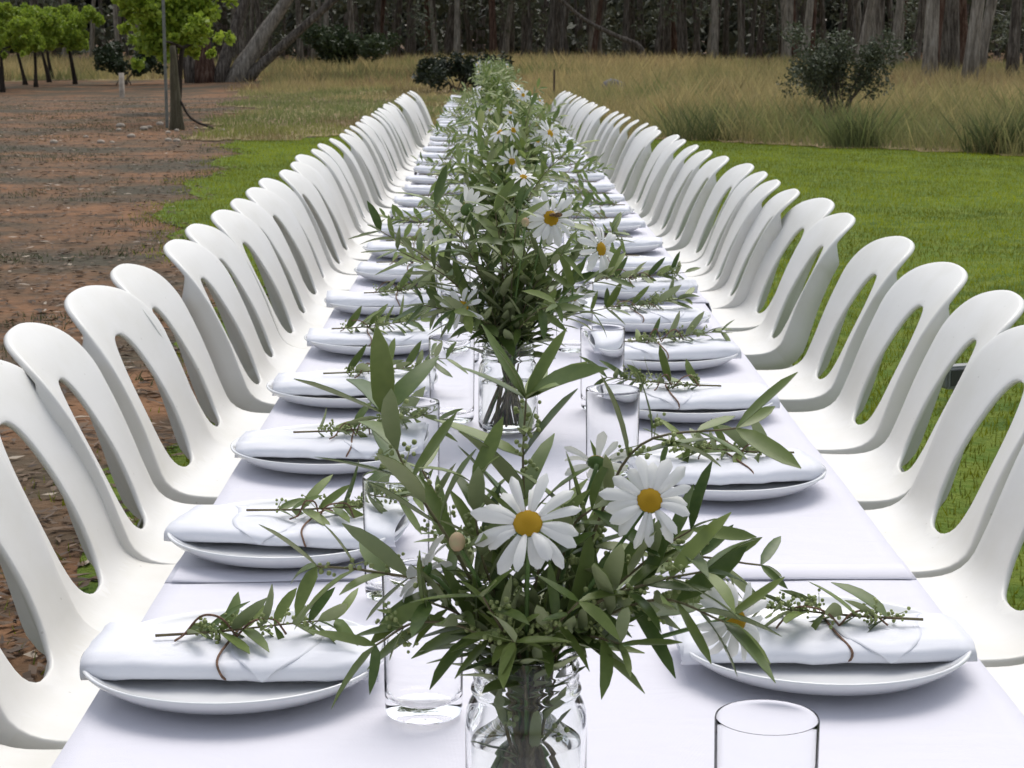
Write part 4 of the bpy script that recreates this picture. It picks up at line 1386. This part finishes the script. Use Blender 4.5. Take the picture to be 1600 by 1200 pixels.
# ---- place settings
g = random.Random(33)
PL = [1.535, 1.955, 2.375, 2.80, 3.265, 3.74, 4.24]
while PL[-1] < 17.3: PL.append(PL[-1] + g.uniform(0.42, 0.50))
PR = [1.575, 2.235, 2.69, 3.11, 3.52, 3.95, 4.38]
while PR[-1] < 17.3: PR.append(PR[-1] + g.uniform(0.42, 0.50))
GLASS_L = [(-0.060, 1.45), (-0.098, 1.775), (-0.100, 2.15), (-0.066, 2.63), (-0.064, 3.12), (-0.085, 3.55)]
GLASS_R = [(0.163, 1.115), (0.098, 1.78), (0.134, 2.23), (0.148, 2.72), (0.128, 3.24), (0.14, 3.66)]
def setting(i, side, y):
    near = i < 6
    cx = table_cx(y)
    x = cx - 0.262 if side < 0 else cx + 0.226
    if side < 0 and i > 2: x += 0.006
    x += g.uniform(-0.008, 0.008)
    sname = 'vineyard side' if side < 0 else 'lawn side'
    pw = place_words(y, PL if side < 0 else PR) or 'far along the table'
    z = TOPZ + 0.0015
    p = link('plate', plate_me, loc=(x, y, z), rot=(0, 0, g.uniform(0, 6)))
    if i == 0:
        tag(p, f'white china plate on the {sname} of the jar with two big daisies', 'plate')
    else:
        tag(p, f'white china plate under a napkin, {sname}, {pw}', 'plate', f'plates on the {sname}')
    nm = nap_me[0] if (i == 0 and side < 0) else nap_me[2] if (i == 0) else g.choice(nap_me)
    ang = R(-2 if side < 0 else 2) + R(g.uniform(-8, 8) if i else 0)
    flipz = 0 if side < 0 else math.pi * 0
    nz = z + 0.009
    nap = link('napkin', nm, loc=(x + (0.004 if side < 0 else -0.002), y + 0.008, nz), rot=(0, 0, ang), scale=(g.uniform(0.93, 1.02), g.uniform(0.92, 1.12), g.uniform(0.85, 1.1)))
    if i == 0:
        tag(nap, ('white napkin rolled with a pointed flap and brown twine, vineyard side of the two daisies' if side < 0 else 'white napkin half covered by hanging olive leaves, lawn side of the two daisies'), 'napkin')
    else:
        tag(nap, f'white napkin tied with twine on a plate, {sname}, {pw}', 'napkin', f'napkins on the {sname}')
    tx = g.uniform(-0.02, 0.035)
    link('twine', g.choice(twine_me), nap, loc=(tx, 0, 0))
    # sprig of olive tied on top
    d = 1 if side < 0 else -1
    if i > 0 and g.random() < 0.3: d = -d
    L = g.uniform(0.15, 0.19)
    x0 = -d * L * 0.42
    zz = nz + 0.0275
    yo = g.uniform(-0.006, 0.012)
    pts = [(x0, yo - 0.006, zz - 0.001), (x0 + d * L * 0.35, yo + 0.004, zz), (x0 + d * L * 0.7, yo + 0.006, zz + 0.006), (x0 + d * L, yo + 0.002, zz + 0.012)]
    ll, pr = 0.055, 10
    if i == 0: lab = f'olive sprig with cut stem tied on the napkin, {sname} of the two big daisies'; grp = None
    else: lab = f'olive sprig tied on a napkin, {sname}, {pw}'; grp = f'olive sprigs on napkins, {sname}'
    make_branch((x + tx, y + 0.008, 0), pts, ll, pr, 3000 + i * 2 + (side > 0), lab, grp, near and i < 6, name='olive_sprig', wscale=1.12, start=0.16, terminal=2, buds=22 if near else 4, r0=0.0014, rz=ang)
    # drinking glass
    if side < 0: gx, gy = GLASS_L[i] if i < len(GLASS_L) else (cx - 0.125 + g.uniform(-0.02, 0.02), y + g.uniform(-0.2, -0.1))
    else: gx, gy = GLASS_R[i] if i < len(GLASS_R) else (cx + 0.095 + g.uniform(-0.02, 0.02), y + g.uniform(-0.3, -0.2))
    gl = link('drinking_glass', glass_me, loc=(gx, gy, TOPZ + 0.002), rot=(0, 0, g.uniform(0, 6)))
    if i == 0: lab = 'clear empty straight tumbler ' + ('beside the jar with two big daisies' if side < 0 else 'in front of the plate half covered by hanging olive leaves')
    else: lab = f'clear straight glass tumbler by a plate, {sname}, {pw}'
    tag(gl, lab, 'glass', None if i == 0 else f'tumblers on the {sname}')
for i, y in enumerate(PL): setting(i, -1, y)
for i, y in enumerate(PR): setting(i, 1, y)

# ------------------------------------------------------------------ things on the lawn and paddock
bx = tag(empty('garden_light', (1.60, 6.6, 0), R(20)), 'small grey box-shaped garden light standing in the lawn behind the chairs', 'garden light')
mb = MB(); mb.box(-0.06, 0.06, -0.03, 0.03, 0.07, 0.15)
me = mb.mesh('housing', M['grey_box'], False); bm = bmesh.new(); bm.from_mesh(me); bmesh.ops.bevel(bm, geom=bm.edges[:], offset=0.008, segments=2, affect='EDGES'); bm.to_mesh(me); bm.free()
link('housing', me, bx)
mb = MB(); mb.box(-0.045, 0.045, -0.034, -0.029, 0.082, 0.138); link('lens', mb.mesh('lens', M['dark_lens'], False), bx)
mb = MB(); mb.tube([(0, 0, 0.075), (0, 0, 0.0)], 0.012, 8); link('spike', mb.mesh('spike', M['dark_lens']), bx)

pk = tag(empty('fence_picket', (1.15, 40.5, hgt(1.15, 40.5))), 'thin rusty steel picket standing in dry grass beyond the table end', 'post')
mb = MB(); mb.box(-0.02, 0.02, -0.004, 0.004, 0, 0.62); mb.box(-0.004, 0.004, 0.004, 0.03, 0, 0.62)
link('shaft', mb.mesh('shaft', M['steel'], False), pk)

mb = MB(); mb.blob((0, 0, 0.1), 0.34, 14, 10, 0, 0.62)
mb.v = [(Vector(v) * (1 + 0.35 * noise.noise(Vector(v) * 3.1))) for v in mb.v]; mb.v = [tuple(v) for v in mb.v]
tag(link('rock', mb.mesh('rock', M['rock']), loc=(2.7, 45, hgt(2.7, 45))), 'grey boulder half hidden in dry meadow grass', 'rock')

# ---- trees and shrubs
def leaf_cloud(name, centers, radii, n, size, cA, cB, seed, parent=None, aspect=0.5, flat=1.0, mat='foliage'):
    """many small leaf-clump faces in overlapping puffs"""
    g = np.random.default_rng(seed)
    C = np.asarray(centers, float); Rr = np.asarray(radii, float)
    w = Rr ** 2; w /= w.sum()
    ci = g.choice(len(C), n, p=w)
    d = g.normal(size=(n, 3)); d /= np.linalg.norm(d, axis=1)[:, None]
    r = g.random(n) ** 0.45
    P = C[ci] + d * (r * Rr[ci])[:, None] * np.array((1, 1, flat))
    ax = g.normal(size=(n, 3)); ax /= np.linalg.norm(ax, axis=1)[:, None]
    bx_ = np.cross(ax, g.normal(size=(n, 3))); bx_ /= np.linalg.norm(bx_, axis=1)[:, None]
    s = size * (0.5 + g.random(n))
    V = np.zeros((n, 4, 3))
    V[:, 0] = P - ax * s[:, None]; V[:, 2] = P + ax * s[:, None]
    V[:, 1] = P - bx_ * (s * aspect)[:, None]; V[:, 3] = P + bx_ * (s * aspect)[:, None]
    t = g.random((n, 1)) * 0.75 + 0.25 * g.random(len(C))[ci][:, None]
    c = np.asarray(cA) * (1 - t) + np.asarray(cB) * t
    me = np_mesh(name, V.reshape(-1, 3), np.arange(n * 4).reshape(n, 4), M[mat], np.repeat(c[:, None], 4, 1).reshape(-1, 3))
    return link(name, me, parent)

def trunk_mb(h, r, lean, seed, sides=9, rings=12, mb=None, base=Vector((0, 0, 0)), flare=0.45):
    g = random.Random(seed)
    pts = []; rad = []
    for i in range(rings + 1):
        t = i / rings
        wob = Vector((noise.noise(Vector((t * 3, seed, 0))), noise.noise(Vector((t * 3, seed, 9))), 0)) * 0.12 * h * 0.15
        pts.append(base + Vector((lean[0] * t, lean[1] * t, h * t - (0.15 if i == 0 else 0))) + wob * t)
        rad.append(r * (1 - 0.55 * t) * (1 + flare * math.exp(-t * 14)))
    mb = mb or MB()
    b = len(mb.v)
    mb.tube(pts, rad, sides)
    for i in range(b, len(mb.v)):
        v = Vector(mb.v[i])
        k = (i - b) // sides
        if k < len(pts):
            c = pts[k]; d = v - c
            v = c + d * (1 + 0.30 * noise.noise(Vector((v.x * 4 + seed, v.y * 4, v.z * 1.2))))
            mb.v[i] = tuple(v)
    return mb, pts, rad

def make_tree(x, y, h, r, lean, seed, label, group, bark='bark', limbs=3, crown=True, cz=0.42):
    g = random.Random(seed)
    t = tag(empty('gum_tree', (x, y, hgt(x, y))), label, 'tree', group)
    mb, pts, rad = trunk_mb(h, r, lean, seed)
    cen = []; rr = []
    for k in range(limbs):
        i = g.randint(4, 9); p = pts[i]
        a = g.uniform(0, 6.28)
        q = p + Vector((math.cos(a), math.sin(a), 1.1)) * g.uniform(0.9, 2.0)
        e = q + Vector((math.cos(a) * 0.8, math.sin(a) * 0.8, 1.2)) * g.uniform(0.6, 1.4)
        mb.tube(catmull([p, q, e], 4), [rad[i] * 0.5 * (1 - 0.08 * z) for z in range(9)], 6)
        cen.append(e); rr.append(g.uniform(0.9, 1.5))
    link('trunk', mb.mesh('trunk', M[bark]), t)
    if crown:
        for k in range(5):
            a = g.uniform(0, 6.28)
            cen.append(Vector((lean[0] + math.cos(a) * 1.4, lean[1] + math.sin(a) * 1.4, h * g.uniform(0.62, 1.05)))); rr.append(g.uniform(1.0, 1.8))
        leaf_cloud('crown', cen, rr, 420, 0.22, (0.025, 0.032, 0.016), (0.075, 0.09, 0.042), seed, t, 0.4)
    return t

# the wood behind the meadow: trunks one can tell apart
g = random.Random(55)
placed = []
def ok(x, y, d):
    return all((x - a) ** 2 + (y - b) ** 2 > d * d for a, b in placed)
# (pixel-free) belts: x range at a depth range, radius range
belts = [(-11.5, -5.5, 76, 96, 0.10, 0.2, 13, 1.0), (-7, 3, 84, 104, 0.12, 0.26, 24, 0.9), (3, 15, 82, 104, 0.14, 0.30, 26, 0.9), (10.4, 16.5, 51, 78, 0.17, 0.30, 18, 1.1), (-24, -11, 84, 104, 0.15, 0.3, 16, 1.4), (15, 26, 74, 104, 0.16, 0.32, 16, 1.3)]
for x0, x1, ya, yb, ra, rb, cnt, dm in belts:
    c = 0; tries = 0
    while c < cnt and tries < 900:
        tries += 1
        y = g.uniform(ya, yb); x = g.uniform(x0, x1)
        if not ok(x, y, dm): continue
        placed.append((x, y)); c += 1
        red = g.random() < 0.12; pale = not red and g.random() < 0.3
        side = ('close behind the dark shrub' if x > 0 else 'beyond the vine post') if y < 80 else ('behind the table end and low bush' if -7 < x < 1 else 'behind the grey boulder and dry grass' if 1 <= x < 8 else 'deep behind the dark shrub' if x >= 8 else 'behind the vine rows')
        make_tree(x, y, g.uniform(8.5, 13), g.uniform(ra, rb) * 0.72, (g.uniform(-1.5, 1.5), g.uniform(-0.8, 0.8)), 4000 + len(placed),
                  ('dark gum tree with rough red-brown trunk ' if red else 'slender gum tree with pale grey trunk ' if pale else 'tall gum tree with dark grey trunk ') + side, ('red-brown ' if red else 'pale ' if pale else 'grey ') + 'gum trees ' + side, 'bark_red' if red else 'bark_pale' if pale else 'bark')

# big leaning gum at the end of the vine row, several stems from one base
bt = tag(empty('gum_tree', (-9.0, 62, hgt(-9.0, 62))), 'big gum tree with several thick stems leaning from one base behind the vine post', 'tree')
cen = []; rr = []
for k, (bx0, r, ln, hh) in enumerate([(-0.35, 0.26, (-0.3, 0.3), 8), (0.0, 0.21, (2.6, 0.2), 7), (0.45, 0.24, (5.2, 0.5), 7.5), (0.75, 0.16, (7.0, -0.4), 6.0), (-0.8, 0.20, (-1.6, 0.4), 8)]):
    mb, pts, rad = trunk_mb(hh, r, ln, 70 + k, 10, 14, None, Vector((bx0, 0.1 * k, 0)))
    link('trunk', mb.mesh('trunk', M['bark_red' if k == 0 else 'bark_pale' if k == 2 else 'bark']), bt)
    for q in (0.6, 0.8, 1.0):
        cen.append(pts[int(q * 14)] + Vector((0, 0, 1.0))); rr.append(1.5)
leaf_cloud('crown', cen, rr, 3000, 0.2, (0.012, 0.018, 0.009), (0.05, 0.06, 0.026), 71, bt, 0.4)
# fallen bough leaning among the trunks
fb = tag(empty('fallen_bough', (3.6, 80.5, hgt(3.6, 80.5))), 'dead grey bough fallen slantwise against the trunks of the wood', 'bough')
mb = MB(); mb.tube(catmull([(2.4, 0, 0.0), (2.2, 0, 0.75), (1.2, 0.1, 1.2), (0, 0.2, 1.8), (-1.0, 0.3, 2.6), (-1.9, 0.3, 3.3)], 5), [0.13 - 0.003 * i for i in range(26)], 7)
link('limb', mb.mesh('limb', M['bark']), fb)

# depth of the wood behind: trunks and leaves that read as one dark mass
mb = MB()
g = random.Random(66)
for k in range(210):
    y = g.uniform(105, 150); x = g.uniform(-0.33 * y, 0.33 * y)
    r = g.uniform(0.06, 0.17); l = g.uniform(-1.2, 1.2)
    mb.tube([(x, y, -0.3), (x + l * 0.3, y, 3), (x + l, y, 9)], [r * 1.25, r, r * 0.6], 5, cap=False)
wd = link('distant_wood', mb.mesh('distant_wood', M['bark'])); tag(wd, 'dark mass of trunks deep in the wood', 'wood', kind='stuff')
cen = []; rr = []
for k in range(420):
    y = g.uniform(104, 156); x = g.uniform(-0.36 * y, 0.36 * y)
    cen.append((x, y, g.uniform(2.2, 12))); rr.append(g.uniform(1.2, 2.6))
for k in range(110):
    y = g.uniform(112, 156); x = g.uniform(-0.36 * y, 0.36 * y)
    cen.append((x, y, g.uniform(0.3, 1.6))); rr.append(g.uniform(0.7, 1.6))
for k in range(160):
    x = g.uniform(-60, 60); cen.append((x, g.uniform(156, 170), g.uniform(0, 16))); rr.append(g.uniform(3, 5))
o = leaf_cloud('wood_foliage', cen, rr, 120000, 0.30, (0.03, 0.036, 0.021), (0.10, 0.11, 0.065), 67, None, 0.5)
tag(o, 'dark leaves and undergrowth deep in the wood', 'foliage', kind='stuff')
cen = []; rr = []
for k in range(70):
    y = g.uniform(84, 104); x = g.uniform(-0.32 * y, 0.30 * y)
    cen.append((x, y, g.uniform(0.9, 3.6))); rr.append(g.uniform(0.4, 1.1))
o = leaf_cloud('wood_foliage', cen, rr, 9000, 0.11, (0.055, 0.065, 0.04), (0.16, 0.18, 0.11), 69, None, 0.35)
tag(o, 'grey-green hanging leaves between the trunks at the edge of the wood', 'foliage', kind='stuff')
cen = [(-90 + 3 * k, 172 + 3 * (k % 3), 2 + 5 * q) for k in range(61) for q in range(5)]
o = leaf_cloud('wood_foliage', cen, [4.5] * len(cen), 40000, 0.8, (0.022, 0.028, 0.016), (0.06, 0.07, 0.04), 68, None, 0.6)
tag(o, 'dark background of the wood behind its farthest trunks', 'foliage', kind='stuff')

# shrubs
def make_shrub(name, x, y, h, w, seed, label, n, cA, cB, size=0.05, stems=9, base=0.25, group=None):
    g = random.Random(seed)
    s = tag(empty(name, (x, y, hgt(x, y))), label, 'shrub', group)
    mb = MB(); cen = []; rr = []
    for k in range(stems):
        a = g.uniform(0, 6.28); e = Vector((w * g.uniform(-0.46, 0.46), w * g.uniform(-0.35, 0.35), h * g.uniform(0.45, 0.97)))
        m = Vector((e.x * 0.35, e.y * 0.35, e.z * 0.5))
        mb.tube(catmull([Vector((g.uniform(-.16, .16) * w, g.uniform(-.1, .1) * w, -0.03)), m, e], 4), [0.010 * w, 0.009 * w, 0.008 * w, 0.007 * w, 0.006 * w, 0.006 * w, 0.005 * w, 0.004 * w, 0.003 * w], 5)
        cen.append(e); rr.append(w * g.uniform(0.09, 0.17)); cen.append(m.lerp(e, 0.6)); rr.append(w * g.uniform(0.07, 0.13))
        cen.append(e + Vector((g.uniform(-.2, .2) * w, g.uniform(-.2, .2) * w, g.uniform(-.1, .12) * h))); rr.append(w * g.uniform(0.06, 0.14))
    link('stems', mb.mesh('stems', M['bark']), s)['kind'] = 'stuff'
    leaf_cloud('foliage', cen, rr, n, size, cA, cB, seed, s, 0.45)
    return s
make_shrub('dark_shrub', 4.6, 26.2, 1.36, 1.5, 81, 'dark green leafy shrub growing in tall dry grass at the lawn edge', 9500, (0.032, 0.042, 0.022), (0.115, 0.135, 0.075), 0.025, 24)
make_shrub('low_shrub', -0.95, 46, 0.78, 1.9, 82, 'low dark green bush just beyond the far end of the table', 4000, (0.010, 0.017, 0.008), (0.035, 0.048, 0.02), 0.06, 14)
make_shrub('low_shrub', -5.6, 70, 1.5, 3.2, 83, 'round green bush under the trees beyond the vine post', 4000, (0.02, 0.034, 0.012), (0.06, 0.085, 0.03), 0.09, 10)
make_shrub('low_shrub', -12.0, 62, 1.2, 1.9, 84, 'dark green bush between the two vine rows', 3000, (0.015, 0.026, 0.010), (0.045, 0.065, 0.024), 0.07, 10)
# taller green tussocks at the lawn edge
g = random.Random(5)
tp = []; 
for cx_, cy_, rr_, n_ in ((5.75, 21.6, 0.55, 900), (4.2, 22.8, 0.35, 300), (6.6, 20.9, 0.4, 350), (2.6, 24.3, 0.5, 350)):
    for k in range(n_):
        a = g.uniform(0, 6.28); r = rr_ * g.random() ** 0.6
        tp.append((cx_ + math.cos(a) * r, cy_ + math.sin(a) * r * 0.5, 0.0))
blades('tussock_grass', tp, 0.34, 0.008, 0.9, (0.06, 0.085, 0.03), (0.17, 0.19, 0.08), 'dark green grass tussocks along the lawn edge', 'grass', hvar=0.65, seed=77)

# ---- vine rows
def make_vine(x, y, h, w, seed, label, group, n=2600, dens=1.0):
    g = random.Random(seed)
    v = tag(empty('grape_vine', (x, y, hgt(x, y))), label, 'vine', group)
    mb, pts, rad = trunk_mb(h * 0.62, 0.075, (g.uniform(-.3, .3), g.uniform(-.1, .1)), seed, 8, 8, None, Vector((0, 0, 0)), 0.4)
    top = pts[-1]
    for s in (-1, 1):
        mb.tube(catmull([top, top + Vector((s * 0.12, s * 0.35, 0.08)), top + Vector((s * 0.15, s * 0.8, 0.1))], 4), [0.03 - 0.0022 * i for i in range(9)], 6)
    link('trunk', mb.mesh('trunk', M['vine_bark']), v)
    cen = []; rr = []
    for k in range(15):
        cen.append((g.uniform(-w / 2, w / 2) * 0.8, g.uniform(-0.9, 0.9), h * g.uniform(0.66, 1.2))); rr.append(g.uniform(0.16, 0.32))
    for k in range(14):
        cen.append((g.uniform(-w / 2, w / 2) * 1.3, g.uniform(-0.9, 0.9), h * g.uniform(0.5, 1.25))); rr.append(g.uniform(0.06, 0.13))
    leaf_cloud('crown', cen, rr, n, 0.042, (0.14, 0.22, 0.018), (0.36, 0.46, 0.06), seed, v, 0.8, 1.0, 'vine_leaf')
    return v
# row that ends at the thick post
for k, (x, y) in enumerate(((-4.95, 29.6), (-5.55, 33.5))):
    make_vine(x, y, 1.82, 1.3, 140 + k, 'grape vine with yellow-green leaves and dark trunk directly behind the thick wooden post', 'vines of the row ending at the thick post', 6500)
for k, (x, y) in enumerate(((-14.2, 53.5), (-14.3, 56), (-14.9, 58.5), (-14.4, 60.5), (-15.2, 62.5), (-15.0, 65), (-15.6, 68), (-13.7, 63))):
    make_vine(x, y, 1.95, 2.0, 160 + k, 'grape vine with yellow-green leaves in the row across the bare dirt', 'vines of the row across the bare dirt', 6500)

# thick end post with brace wires, steel picket beside it
po = tag(empty('vine_post', (-4.55, 27.4, 0)), 'thick weathered wooden end post of the vine row', 'post')
mb, pts, rad = trunk_mb(1.17, 0.092, (-0.03, 0.0), 9, 12, 10, None, Vector((0, 0, 0)), 0.35)
mb.v = [(x, y, z) for x, y, z in mb.v]
link('shaft', mb.mesh('shaft', M['post_wood']), po)
mb = MB()
mb.tube(catmull([(0.05, -0.02, 0.42), (0.22, -0.1, 0.16), (0.55, -0.3, 0.03)], 6), 0.018, 5)
link('brace', mb.mesh('brace', M['vine_bark']), po)
st = tag(empty('steel_picket', (-4.78, 27.9, 0)), 'tall thin grey steel picket beside the thick wooden vine post', 'post')
mb = MB(); mb.box(-0.022, 0.022, -0.005, 0.005, 0, 2.2); mb.box(-0.005, 0.005, 0.005, 0.03, 0, 2.2)
link('shaft', mb.mesh('shaft', M['steel_grey'], False), st)
gd = tag(empty('vine_guard', (-9.6, 49.5, hgt(-9.6, 49.5))), 'pale tube guard on a young vine between the rows', 'vine guard')
mb = MB(); mb.lathe([(0.07, 0), (0.07, 0.62), (0.064, 0.62), (0.064, 0.0)], 10); link('sleeve', mb.mesh('sleeve', M['pebble']), gd)
